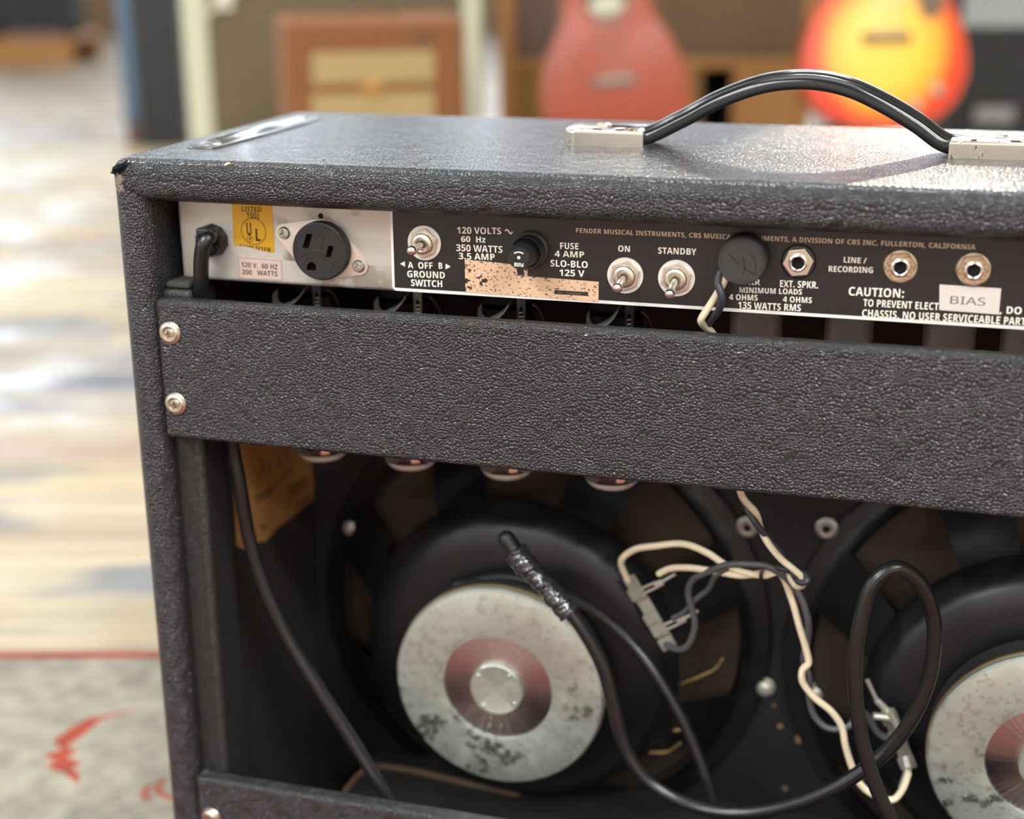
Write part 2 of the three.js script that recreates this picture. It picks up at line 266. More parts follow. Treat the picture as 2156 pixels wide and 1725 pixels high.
// rug
{
  const far = -0.447, x0 = -1.25, x1 = 1.75, z1 = 2.35, S = 680;
  const tex = canvasTex(Math.round((x1 - x0) * S), Math.round((z1 - far) * S), (c, w, h) => {
    const X = (x) => (x - x0) * S, Z = (z) => (z - far) * S;
    c.fillStyle = '#aea591'; c.fillRect(0, 0, w, h);
    const red = '#a8321f';
    c.fillStyle = red; const e = 0.016 * S; c.fillRect(0, 0, w, e); c.fillRect(0, h - e, w, e); c.fillRect(0, 0, e, h); c.fillRect(w - e, 0, e, h);
    const B = 0.335 * S; c.fillStyle = '#5b2a20'; c.fillRect(B - 10, B - 10, w - 2 * B + 20, h - 2 * B + 20); c.fillStyle = '#823b2e'; c.fillRect(B, B, w - 2 * B, h - 2 * B);
    // field: lozenges
    for (let i = 0; i < 26; i++) for (let j = 0; j < 24; j++) { const px = B + 60 + i * 62, py = B + 60 + (j + (i % 2) / 2) * 64; if (px > w - B - 30 || py > h - B - 30) continue; c.fillStyle = ['#7c2a1e', '#d1866a', '#33404a', '#c9a27a'][(i * 3 + j) % 4]; c.beginPath(); c.moveTo(px, py - 16); c.lineTo(px + 12, py); c.lineTo(px, py + 16); c.lineTo(px - 12, py); c.fill(); }
    // border sprigs: jagged leaf, then a small hooked bud
    const sprig = (list) => list.map(([x, y]) => { const q = onFloor(x, y, 0.009); return [(q.x + 0.150) * 1.25, q.z + 0.287]; });
    const leafPts = sprig([[284, 1492], [215, 1507], [188, 1512], [158, 1532], [122, 1562], [138, 1578], [104, 1590], [122, 1604], [104, 1616], [136, 1627], [156, 1652], [160, 1632], [148, 1618], [168, 1608], [142, 1595], [163, 1582], [144, 1572], [178, 1546], [208, 1516]]), budPts = [sprig([[304, 1640], [287, 1656], [293, 1672], [313, 1684]]), sprig([[274, 1654], [264, 1672], [271, 1685]])];
    const leaf = (x, z, a) => { c.save(); c.translate(X(x), Z(z)); c.rotate(a); c.fillStyle = '#b04a30'; c.beginPath(); leafPts.forEach(([u, v], i) => (i ? c.lineTo(u * S, v * S) : c.moveTo(u * S, v * S))); c.closePath(); c.fill(); c.strokeStyle = '#b5654c'; c.lineWidth = 4; for (const l of budPts) { c.beginPath(); l.forEach(([u, v], i) => (i ? c.lineTo(u * S, v * S) : c.moveTo(u * S, v * S))); c.stroke(); } c.restore(); };
    for (let k = -6; k < 10; k++) { const dx = k * 0.30; leaf(-0.150 + dx, -0.287, 0); leaf(-0.150 + dx + 0.12, 2.20, 3.1); }
    for (let k = 1; k < 9; k++) { leaf(x0 + 0.16, far + k * 0.3, -1.5); leaf(x1 - 0.16, far + k * 0.3, 1.5); }
    // wool: speckle of lighter and darker tufts
    const im = c.getImageData(0, 0, w, h), d = im.data;
    for (let y = 0; y < h; y++) for (let x = 0; x < w; x++) { const o = (y * w + x) * 4, n = 0.80 + 0.22 * noise(x / 9, y / 9, 4096, 90) + 0.16 * noise(x / 38, y / 38, 4096, 91) + 0.08 * hash(x, y, 92); for (let q = 0; q < 3; q++) d[o + q] = Math.min(255, d[o + q] * n); }
    c.putImageData(im, 0, 0);
  });
  const g = rbox(x0, x1, 0, 0.009, far, z1, 0.004, 2), p = g.attributes.position, uv = g.attributes.uv;
  for (let i = 0; i < p.count; i++) uv.setXY(i, (p.getX(i) - x0) / (x1 - x0), 1 - (p.getZ(i) - far) / (z1 - far));
  const t2 = clothTex.clone(); t2.repeat.set(150, 140);
  tag(put('rug', g, mat({ map: tex, roughness: 0.95, sheen: 0.3, sheenRoughness: 0.6, bumpMap: t2, bumpScale: 0.0015 })), 'woven rug with cream border, red edge line and red field', 'rug');
}
// ------------------------------------------------------------------ the amplifier (its own axes: x along its back, y up, z = 0 its back face)
const amp = thing('guitar_amplifier', 'black vinyl covered guitar amplifier seen from its open back, with a strap handle', 'amplifier', V(0, LIFT, 0), AMP_TURN);
const AW = 0.72, AH = 0.508, AB = -0.024, T = 0.0206, OPEN = 0.4842, DEPTH = 0.2445;
const slant = (g) => { const p = g.attributes.position; for (let i = 0; i < p.count; i++) if (p.getZ(i) < -DEPTH / 2) p.setZ(i, p.getZ(i) - (AH - p.getY(i)) * 0.055); return g; };
{
  const R = 0.0088;
  const top = acrossUV(rbox(0, AW, OPEN, AH, -DEPTH, 0.0005, R, 6)), bottom = acrossUV(slant(rbox(0, AW, AB, AB + 0.022, -DEPTH, 0.0005, R, 4)));
  const sides = [[0, T], [AW - T, AW]].map(([a, b]) => uprightUV(slant(rbox(a, b, AB + 0.004, AH - 0.0065, -DEPTH + 0.0003, 0, R, 6))));
  const front = boxUV(slant(rbox(T - 0.002, AW - T + 0.002, AB + 0.01, AH - 0.01, -DEPTH + 0.003, -DEPTH + 0.014, 0.003)));
  const cab = put('cabinet', merge([top, bottom, ...sides, front]), M.tolex, amp);
  // dark bare wood inside
  put('interior_lining', boxUV(merge([box(T, T + 0.0012, AB + 0.02, OPEN - 0.005, -0.205, -0.0448), box(AW - T - 0.0012, AW - T, AB + 0.02, OPEN - 0.005, -0.205, -0.0448), box(T, AW - T, AB + 0.022, AB + 0.0232, -0.205, -0.006)])), M.lining, cab);
  for (const [x, z] of [[0.05, -0.04], [0.67, -0.04], [0.05, -0.21], [0.67, -0.21]]) put('glide_foot', spin([[0, 0.0044], [0.011, 0.0044], [0.012, 0.003], [0.010, 0.0], [0, 0.0]], 20).rotateX(Math.PI / 2).translate(x, AB + 0.0025, z), M.zincScrew, cab);
  // worn corner: covering gone, woven backing and wood showing, frayed rim
  const lump = (g, k, amt) => { const p = g.attributes.position; for (let i = 0; i < p.count; i++) { const n = 1 + amt * (noise(p.getX(i) * 6 + 50, p.getY(i) * 9 + 50, 512, k) + noise(p.getZ(i) * 6 + 90, p.getY(i) * 14 + 20, 512, k + 1) - 1); p.setXYZ(i, p.getX(i) * n, p.getY(i) * n, p.getZ(i) * n); } g.computeVertexNormals(); return g; };
  const bare = put('torn_corner', lump(new THREE.SphereGeometry(1, 40, 30), 31, 0.45).scale(0.0032, 0.0062, 0.0022).rotateY(-0.35).rotateZ(-0.05).translate(0.0066, 0.4942, -0.0012), M.cloth, cab);
  bare.userData.label = 'frayed beige backing cloth at the worn cabinet corner';
  put('frayed_edge', lump(new THREE.SphereGeometry(1, 48, 32), 33, 0.4).scale(0.0062, 0.0030, 0.0058).rotateZ(0.45).translate(0.0068, 0.5020, -0.0042), M.tolex, cab);
  // tears: small lifted flaps of covering
  const flap = (pts, w, th, h) => { const n = 14, pos = [], idx = [], c = curve(pts.map((p) => p)); for (let i = 0; i <= n; i++) { const t = i / n, p = c.getPointAt(t), ww = w * Math.sin(Math.PI * (0.12 + 0.8 * t)) * (0.8 + 0.4 * hash(i, 5)); pos.push(p.x - ww, p.y - 0.0006, p.z, p.x - ww * 0.2, p.y + h, p.z + h * 0.7, p.x + ww, p.y - 0.0004, p.z); } for (let i = 0; i < n; i++) for (let j = 0; j < 2; j++) { const a = i * 3 + j, b = a + 3; idx.push(a, b, a + 1, b, b + 1, a + 1); } const g = new THREE.BufferGeometry(); g.setAttribute('position', new THREE.Float32BufferAttribute(pos, 3)); g.setIndex(idx); g.computeVertexNormals(); return boxUV(g); };
  const crest = (x, y) => { let q = PY(x, y, AH); if (q.z > -R + 0.001) { for (let a = 90; a >= 0; a -= 3) { const s = a * Math.PI / 180, c = P(x, y, -R + R * Math.sin(s)); if (c.y <= AH - R + R * Math.cos(s) + 0.0003) { q = c; break; } } } return q; };
  put('tear_flap', flap([crest(686, 340), crest(692, 360), crest(696, 378), crest(703, 398), crest(697, 415)], 0.0030, 0, 0.0020), M.tolexFlat, cab);
  put('tear_flap', flap([crest(700, 398), crest(716, 404), crest(734, 402)], 0.0018, 0, 0.0016), M.tolexFlat, cab);
  put('tear_slit', merge([cable([crest(682, 337), crest(688, 350), crest(696, 366)], 0.0005, 20, 6), cable([crest(692, 372), crest(690, 392), crest(688, 412)], 0.0004, 20, 6)]), M.hole, cab);
  put('tear_flap', flap([crest(473, 350), crest(480, 345), crest(492, 344)], 0.0016, 0, 0.0009), M.cloth, cab);
  put('tear_flap', flap([crest(568, 384), crest(575, 381), crest(582, 376)], 0.0010, 0, 0.0008), M.tolexFlat, cab);
}
// cleats behind the back panels
for (const [a, b, n] of [[T, 0.0372, 1], [AW - 0.0372, AW - T, 2]]) {
  const c = put('cleat', uprightUV(rbox(a - 0.003, b, AB + 0.02, 0.4335, -0.0445, -0.0122, 0.004, 4)), M.tolexFlat, amp);
  put('felt_pad', boxUV(rbox(a + (n === 1 ? 0.001 : -0.001), b - 0.001, 0.4335, 0.4372, -0.040, -0.013, 0.0016)), M.felt, c);
}
// ------- screws: pan head with a cross recess, on a cup washer
const evaluator = new Evaluator();
function crossHead(r, h) {
  let head = spin([[0, h], [r * 0.45, h * 0.97], [r * 0.8, h * 0.75], [r * 0.97, h * 0.35], [r, 0], [0, 0]], 28);
  const cut = (g, k) => { g.deleteAttribute('uv'); const A = new Brush(g), B = new Brush(k); B.geometry.deleteAttribute('uv'); A.updateMatrixWorld(); B.updateMatrixWorld(); evaluator.attributes = ['position', 'normal']; return evaluator.evaluate(A, B, SUBTRACTION).geometry; };
  for (const a of [0.3, 0.3 + Math.PI / 2]) head = cut(head, new THREE.BoxGeometry(r * 1.15, r * 0.30, h * 1.3).rotateZ(a).translate(0, 0, h));
  head.setAttribute('uv', new THREE.Float32BufferAttribute(new Float32Array(head.attributes.position.count * 2), 2));
  return head;
}
const screwHead = crossHead(0.0034, 0.0019), cup = spin([[0.0034, 0.0008], [0.0037, 0.0020], [0.0044, 0.0022], [0.0052, 0.0014], [0.0062, 0.0010], [0.0066, 0.0003], [0.0064, 0]], 36);
const washerScrew = (parent, x, y, z) => { const s = put('screw', screwHead, M.nickelWorn, parent); s.position.set(x, y, z + 0.0004); put('cup_washer', cup, M.nickelWorn, parent).position.set(x, y, z); };
// ------- back panels
{
  const g = rbox(T + 0.0006, AW - T - 0.0006, 0.3481, 0.4300, -0.0112, 0, 0.0034, 5), p = g.attributes.position;
  for (let i = 0; i < p.count; i++) if (p.getY(i) > 0.40) p.setY(i, p.getY(i) + 0.0022 * Math.sin(Math.PI * clamp((p.getX(i) - 0.02) / 0.46)));   // the board's top edge is a little bowed
  const gu = acrossUV(new THREE.BufferGeometry().copy(g));
  const up = put('upper_back_panel', gu, M.tolex, amp);
  for (const [x, y] of [[357, 702], [369, 851]]) { const q = P(x, y, 0.001); washerScrew(up, q.x, q.y, 0); washerScrew(up, AW - q.x, q.y, 0); }
  const low = put('lower_back_panel', acrossUV(rbox(T + 0.0006, AW - T - 0.0006, AB + 0.0225, 0.1232, -0.0112, 0, 0.0026, 4)), M.tolex, amp);
  for (const y of [0.0955, 0.02]) { washerScrew(low, 0.0305, y, 0); washerScrew(low, AW - 0.0305, y, 0); }
  put('torn_edge', boxUV(rbox(T + 0.002, 0.0270, 0.1205, 0.1236, -0.0100, -0.0040, 0.001)), M.felt, low);
}
// ------- chassis and its printed plate
const CZ = -0.028;
{
  const stain = dataTex(1024, 128, (u, v) => { const n = fbm(u * 2 % 1, v * 0.25, 16, 5, 110), m = smooth(0.50, 0.66, n) * smooth(0.35, 0.8, fbm(u, v * 0.125, 10, 3, 111)); return [0.93 - 0.38 * m, 0.92 - 0.42 * m, 0.90 - 0.46 * m]; }, true);
  const cm = M.chassis; cm.map = scaled(stain, 0.6, 0.075);
  put('chassis', boxUV(rbox(0.0245, AW - 0.0245, 0.4360, 0.4835, -0.205, CZ, 0.0022, 3)), cm, amp);
}
const PX0 = 0.1528, PX1 = 0.54, PY0 = 0.4367, PZ = CZ + 0.0007, PTOP = 0.4832;
const facePlate = put('control_plate', plate(roundRect(PX0, PX1, PY0, PTOP, 0.0028), 0.0008, 0.0002).translate(0, 0, CZ - 0.0001), mat({ color: lin(0.80, 0.77, 0.70), roughness: 0.45 }), amp);
{
  const S = 10500, LX0 = PX0 + 0.0016, LW = 0.192, LY0 = 0.4386, LY1 = 0.4828;
  const lines = [];
  const put_ = (z, ox, oy, s) => (str, xl, yl, xr, yr, cap, col) => lines.push([str, ox + xl * s, oy + yl * s, ox + xr * s, oy + yr * s, cap * s, col]);
  const a = put_(0, 820, 430, 0.23191), b = put_(0, 1260, 430, 0.23191), c = put_(0, 1700, 450, 0.2115);
  a('120 VOLTS', 610, 236, 1018, 244, 60); a('60', 648, 317, 738, 317, 52); a('Hz', 780, 320, 875, 322, 56); a('350 WATTS', 603, 394, 1030, 412, 62); a('3.5 AMP', 627, 470, 960, 480, 58);
  a('FUSE', 1543, 377, 1722, 383, 58); a('4 AMP', 1500, 449, 1772, 458, 56); a('SLO-BLO', 1458, 534, 1805, 550, 60); a('125 V', 1538, 620, 1770, 630, 58);
  a('A', 168, 552, 216, 553, 56); a('OFF', 258, 555, 396, 558, 58); a('B', 440, 558, 484, 560, 56); a('GROUND', 157, 632, 508, 645, 60); a('SWITCH', 193, 712, 487, 724, 60);
  a('FENDER MUSICAL INSTRUMENTS, CBS MUSICAL INSTRUMENTS, A DIVISION OF CBS INC. FULLERTON, CALIFORNIA', 1688, 237, 5321, 390, 43, '#d8c3a4');
  b('ON', 175, 402, 293, 407, 56); b('STANDBY', 538, 420, 890, 432, 58); b('SPKR', 1262, 703, 1470, 708, 54); b('EXT. SPKR.', 1642, 720, 2000, 735, 62); b('MINIMUM LOADS', 1275, 778, 1852, 797, 50); b('4 OHMS', 1187, 842, 1450, 850, 52); b('4 OHMS', 1675, 862, 1942, 873, 52); b('135 WATTS RMS', 1265, 915, 1842, 942, 62);
  c('LINE /', 355, 458, 590, 470, 56); c('RECORDING', 205, 548, 660, 562, 58); c('CAUTION:', 405, 770, 970, 795, 86); c('TO PREVENT ELECT', 555, 885, 1308, 925, 72); c('RIC SHOCK, DO', 1330, 926, 2140, 967, 72); c('CHASSIS. NO USER SERVICEABLE PARTS', 540, 988, 2225, 1078, 74);
  for (const k of [0, 1]) {
    const x0 = LX0 + k * LW;
    const tex = canvasTex(Math.round(LW * S), Math.round((LY1 - LY0) * S), (g, w, h) => {
      g.fillStyle = '#1b1817'; g.fillRect(0, 0, w, h);
      for (let i = 0; i < 420; i++) { g.fillStyle = `rgba(190,170,150,${0.05 + 0.10 * hash(i, 3, k)})`; g.fillRect(hash(i, 1, k) * w, hash(i, 2, k) * h, 1 + 5 * hash(i, 4, k), 1 + 1.5 * hash(i, 6, k)); }
      const at = (x, y) => { const q = P(x, y, PZ + 0.0002); return [(q.x - x0) * S, (LY1 - q.y) * S]; };
      g.textBaseline = 'alphabetic';
      for (const [str, xl, yl, xr, yr, cap, col] of lines) {
        const [ax, ay] = at(xl, yl), [bx, by] = at(xr, yr), [, c0] = at(xl, yl - cap / 2), [, c1] = at(xl, yl + cap / 2);
        g.save(); g.font = 'bold 100px sans-serif'; g.fillStyle = col || '#ece2d2';
        g.translate(ax, ay + (c1 - c0) / 2); g.rotate(Math.atan2(by - ay, bx - ax)); g.scale(Math.hypot(bx - ax, by - ay) / g.measureText(str).width, (c1 - c0) / 72); g.fillText(str, 0, 0); g.restore();
      }
      g.fillStyle = '#ece2d2';
      const tri = (pts) => { g.beginPath(); pts.forEach(([x, y], i) => { const [u, v] = at(820 + x * 0.23191, 430 + y * 0.23191); i ? g.lineTo(u, v) : g.moveTo(u, v); }); g.fill(); };
      tri([[95, 542], [140, 518], [142, 568]]); tri([[556, 567], [510, 540], [508, 592]]);
      g.strokeStyle = '#d8c9b4'; g.lineWidth = 9; g.lineCap = 'round'; g.beginPath(); [[1052, 240], [1064, 232], [1078, 240], [1090, 262], [1102, 268], [1114, 255]].forEach(([x, y], i) => { const [u, v] = at(820 + x * 0.23191, 430 + y * 0.23191); i ? g.lineTo(u, v) : g.moveTo(u, v); }); g.stroke();
    });
    put('printed_legend', faceUV(box(x0, x0 + LW, LY0, LY1, PZ - 0.0003, PZ + 0.0002), x0, x0 + LW, LY0, LY1), mat({ map: tex, roughness: 0.35 }), facePlate);
  }
  // torn label under the fuse holder
  const L = [[683, 503], [905, 523], [1105, 545], [1150, 578], [1165, 640], [1215, 640], [1222, 596], [1255, 597], [1255, 655], [1900, 705], [1897, 888], [690, 800]].map(([x, y]) => P(820 + x * 0.23191, 430 + y * 0.23191, PZ + 0.0003));
  const bx = new THREE.Box3().setFromPoints(L);
  const lt = canvasTex(640, 256, (g, w, h) => {
    g.fillStyle = '#cfa988'; g.fillRect(0, 0, w, h);
    const im = g.getImageData(0, 0, w, h), d = im.data;
    for (let y = 0; y < h; y++) for (let x = 0; x < w; x++) { const o = (y * w + x) * 4, u = x / w, v = y / h, n = fbm(u * 0.625, v * 0.25, 40, 3, 121), m = fbm(u * 0.625, v * 0.25, 14, 2, 122), big = smooth(0.55, 0.60, n) * smooth(0.46, 0.58, m) * (1 - smooth(0.55, 0.75, u)) * smooth(0.12, 0.25, v) * (1 - smooth(0.80, 0.92, v)), fine = smooth(0.69, 0.74, fbm(u * 0.625, v * 0.25, 110, 2, 123)) * 0.7; const k = Math.max(big, fine); for (let q = 0; q < 3; q++) d[o + q] = d[o + q] * (1 - k) + 26 * k - 22 * (hash(x, y, 9) - 0.5) * (1 - k); }
    g.putImageData(im, 0, 0); g.fillStyle = '#241d1a'; g.save(); g.translate(0.675 * w, 0.735 * h); g.rotate(0.0); g.fillRect(0, 0, 0.25 * w, 0.115 * h); g.restore();
    g.fillStyle = '#6b5546'; g.font = 'bold 20px sans-serif'; g.fillText('WL', 0.695 * w, 0.825 * h); g.fillText('DANGE', 0.765 * w, 0.825 * h);
  });
  const lg = faceUV(plate(outline(L.map((q) => [q.x, q.y])), 0.00025).translate(0, 0, PZ + 0.0001), bx.min.x, bx.max.x, bx.min.y, bx.max.y);
  put('worn_label', lg, mat({ map: lt, roughness: 0.7 }), facePlate).userData.label = 'torn tan paper label with black flecks';
  // white label under the last jack
  const q = [[1315, 705], [1930, 745], [1905, 1005], [1312, 960]].map(([x, y]) => P(1700 + x * 0.2115, 450 + y * 0.2115, PZ + 0.0004)), qb = new THREE.Box3().setFromPoints(q);
  const bt = canvasTex(512, 224, (g, w, h) => { g.fillStyle = '#cdc2bb'; g.fillRect(0, 0, w, h); g.fillStyle = '#5a5556'; g.font = '96px sans-serif'; g.save(); g.translate(w * 0.17, h * 0.70); g.scale(w * 0.61 / g.measureText('BIAS').width, 0.95); g.fillText('BIAS', 0, 0); g.restore(); });
  put('bias_label', faceUV(plate(outline(q.map((v) => [v.x, v.y])), 0.0003).translate(0, 0, PZ + 0.0001), qb.min.x, qb.max.x, qb.min.y, qb.max.y), mat({ map: bt, roughness: 0.55 }), facePlate).userData.label = 'white label lettered BIAS';
}
// ------- stickers on the bare chassis
{
  const hole = P(675, 455, CZ + 0.0002); put('chassis_hole', spin([[0.0016, 0.0001], [0.0014, 0.0003], [0, 0.0003]], 16).translate(hole.x, hole.y, CZ), M.hole, amp);
  const Z1 = (x, y, z = CZ + 0.0003) => P(230 + x * 0.29221, 220 + y * 0.29221, z);
  const q = [[880, 690], [1170, 700], [1190, 1072], [1080, 1050], [985, 1022], [900, 1016]].map(([x, y]) => Z1(x, y)), b = new THREE.Box3().setFromPoints(q);
  const S = 20000, w = Math.round((b.max.x - b.min.x) * S), h = Math.round((b.max.y - b.min.y) * S);
  const at = (x, y) => { const p = Z1(x, y); return [(p.x - b.min.x) * S, (b.max.y - p.y) * S]; };
  const write = (g, at_) => (s, xl, yl, xr, yr, cap) => { const [ax, ay] = at_(xl, yl), [bx, by] = at_(xr, yr), k = at_(xl, yl + cap)[1] - ay; g.save(); g.font = 'bold 100px sans-serif'; g.translate(ax, ay + k / 2); g.rotate(Math.atan2(by - ay, bx - ax)); g.scale(Math.hypot(bx - ax, by - ay) / g.measureText(s).width, k / 72); g.fillText(s, 0, 0); g.restore(); };
  const t = canvasTex(w, h, (g) => {
    g.fillStyle = '#c4951f'; g.fillRect(0, 0, w, h);
    for (let i = 0; i < 90; i++) { g.fillStyle = `rgba(${hash(i, 1) > 0.5 ? '120,80,0' : '250,225,120'},${0.10 * hash(i, 2)})`; g.fillRect(0, hash(i, 3) * h, w, 1 + 3 * hash(i, 4)); }
    g.fillStyle = g.strokeStyle = '#2a2114'; const T_ = write(g, at);
    T_('LISTED', 950, 752, 1100, 757, 36); T_('155J', 985, 794, 1080, 800, 38); T_('U', 985, 897, 1030, 898, 92); T_('L', 1045, 938, 1092, 942, 90); T_('R', 1005, 968, 1026, 969, 24); T_('AMPLIFIER', 930, 1024, 1165, 1052, 36);
    const [cx, cy] = at(1040, 914), [ex] = at(1128, 916); g.lineWidth = 8; g.beginPath(); g.arc(cx, cy, ex - cx, 0, 7); g.stroke();
    const [rx, ry] = at(1015, 969), [re] = at(1036, 969); g.lineWidth = 5; g.beginPath(); g.arc(rx, ry, re - rx, 0, 7); g.stroke();
  });
  put('certification_sticker', faceUV(plate(outline(q.map((p) => [p.x, p.y])), 0.0003).translate(0, 0, CZ), b.min.x, b.max.x, b.min.y, b.max.y), mat({ map: t, roughness: 0.3, metalness: 0.35 }), amp).userData.label = 'torn gold foil certification sticker';
  const r = [[925, 1097], [1243, 1120], [1248, 1272], [932, 1255]].map(([x, y]) => Z1(x, y)), rb = new THREE.Box3().setFromPoints(r), w2 = Math.round((rb.max.x - rb.min.x) * S), h2 = Math.round((rb.max.y - rb.min.y) * S);
  const at2 = (x, y) => { const p = Z1(x, y); return [(p.x - rb.min.x) * S, (rb.max.y - p.y) * S]; };
  const t2 = canvasTex(w2, h2, (g) => { g.fillStyle = '#c9b3a8'; g.fillRect(0, 0, w2, h2); g.strokeStyle = '#6d6058'; g.lineWidth = 5; g.beginPath(); [[930, 1103], [1238, 1126], [1243, 1267], [937, 1250]].forEach(([x, y], i) => { const [u, v] = at2(x, y); i ? g.lineTo(u, v) : g.moveTo(u, v); }); g.closePath(); g.stroke(); g.fillStyle = '#2b2422'; const T_ = write(g, at2); T_('120 V.  60 HZ', 950, 1153, 1213, 1172, 36); T_('200   WATTS', 955, 1206, 1213, 1222, 36); });
  put('rating_label', faceUV(plate(outline(r.map((p) => [p.x, p.y])), 0.0003).translate(0, 0, CZ), rb.min.x, rb.max.x, rb.min.y, rb.max.y), mat({ map: t2, roughness: 0.35, metalness: 0.3 }), amp).userData.label = 'small silver rating label with black lettering';
}
// ------- round outlet
{
  const o = part('power_outlet', amp), c = P(672.5, 530, CZ + 0.008), R = 0.0163, s1 = P(598.5, 490.5, CZ + 0.001), s2 = P(755.5, 560.5, CZ + 0.001);
  const dir = s2.clone().sub(s1).setZ(0).normalize(), mid = s1.clone().add(s2).multiplyScalar(0.5);
  const sh = new THREE.Shape(), half = s1.distanceTo(s2) / 2, rs = 0.0052, rb = R + 0.0006, an = Math.acos((rb - rs) / half);
  sh.absarc(half, 0, rs, -an, an, false); sh.absarc(0, 0, rb, an, Math.PI - an, false); sh.absarc(-half, 0, rs, Math.PI - an, Math.PI + an, false); sh.absarc(0, 0, rb, Math.PI + an, 2 * Math.PI - an, false);
  put('flange', plate(sh, 0.0012, 0.0003).rotateZ(Math.atan2(dir.y, dir.x)).translate(mid.x, mid.y, CZ - 0.0002), mat({ color: lin(0.66, 0.56, 0.47), roughness: 0.4, metalness: 0.5 }), o);
  const hd = crossHead(0.0036, 0.0018); for (const q of [s1, s2]) put('screw', hd, M.zincScrew, o).position.set(q.x, q.y, CZ + 0.0009);
  const face = new THREE.Shape(); face.absarc(0, 0, R - 0.0008, 0, Math.PI * 2);
  const loc = (x, y) => { const q = P(230 + x * 0.29221, 220 + y * 0.29221, CZ + 0.008); return [q.x - c.x, q.y - c.y]; };
  const slot = (pts) => face.holes.push(new THREE.Path(pts.map(([x, y]) => new THREE.Vector2(...loc(x, y)))));
  slot([[1420, 932], [1465, 935], [1436, 1040], [1392, 1032]]); slot([[1580, 1018], [1618, 1022], [1595, 1105], [1556, 1098]]);
  slot([[1420, 1195], [1424, 1160], [1440, 1140], [1462, 1136], [1482, 1146], [1492, 1168], [1488, 1198]]);
  put('socket_face', plate(face, 0.0052).translate(c.x, c.y, CZ + 0.0028), M.blackPlastic, o);
  put('socket_rim', spin([[R - 0.0008, 0.0022], [R, 0.0022], [R, 0.0068], [R - 0.0004, 0.0078], [R - 0.0009, 0.0081]], 56).translate(c.x, c.y, CZ), M.blackPlastic, o);
  put('socket_inside', spin([[R - 0.0009, 0.0015], [0, 0.0015]], 40).translate(c.x, c.y, CZ), M.hole, o);
  // moulded outlines round the three openings
  const rib = (pts) => { const f = pts.map(([x, y]) => { const [u, v] = loc(x, y); return V(c.x + u, c.y + v, CZ + 0.0080); }); return new THREE.TubeGeometry(curve(f), 30, 0.00022, 6); };
  put('moulded_ridge', merge([rib([[1350, 1105], [1340, 1040], [1365, 970], [1400, 935]]), rib([[1450, 1062], [1405, 1085], [1365, 1105]]), rib([[1455, 1045], [1500, 1050], [1522, 1050], [1535, 1000], [1552, 945]]), rib([[1522, 1050], [1540, 1080], [1538, 1120], [1560, 1170], [1580, 1205]]), rib([[1385, 1160], [1410, 1125], [1460, 1105], [1478, 1098]]), rib([[1385, 1160], [1388, 1185], [1395, 1195]]), rib([[1470, 1225], [1505, 1232], [1535, 1228]]), rib([[1580, 1205], [1610, 1170], [1628, 1120]])]), M.blackPlastic, o);
}
// ------- power cord: out of the strain relief, down behind the panel and along the inside
{
  const b = P(450, 505, CZ), z = (x, y, d) => P(x, y, d);
  const cordR = 0.0043;
  const cordPts = [V(b.x + 0.001, b.y + 0.001, CZ - 0.012), V(b.x + 0.0006, b.y + 0.001, CZ + 0.004), z(441, 500, CZ + 0.0115), z(430, 512, CZ + 0.0140), z(424.5, 540, CZ + 0.0138), z(423.5, 585, CZ + 0.012), z(426, 630, CZ + 0.008), V(0.0420, 0.405, -0.0255), V(0.0470, 0.372, -0.030), z(489, 935, -0.034), z(503, 1010, -0.034), z(526, 1140, -0.034), z(556, 1235, -0.034), z(605, 1340, -0.034), z(665, 1440, -0.033), z(742, 1560, -0.032), z(822, 1690, -0.030), z(850, 1745, -0.030), z(900, 1860, -0.035)];
  const cord = put('power_cord', cable(cordPts, cordR, 260, 14), M.cord, amp);
  put('strain_relief', merge([spin([[0.0030, 0.0], [0.0092, 0.0], [0.0095, 0.0022], [0.0090, 0.0052], [0.0080, 0.0072], [0.0062, 0.0074], [0.0056, 0.0056], [0.0050, 0.003]], 10), rbox(-0.0062, 0.0062, 0.0035, 0.0080, 0.0040, 0.0092, 0.0015)]).translate(b.x, b.y, CZ), M.blackPlastic, cord);
}
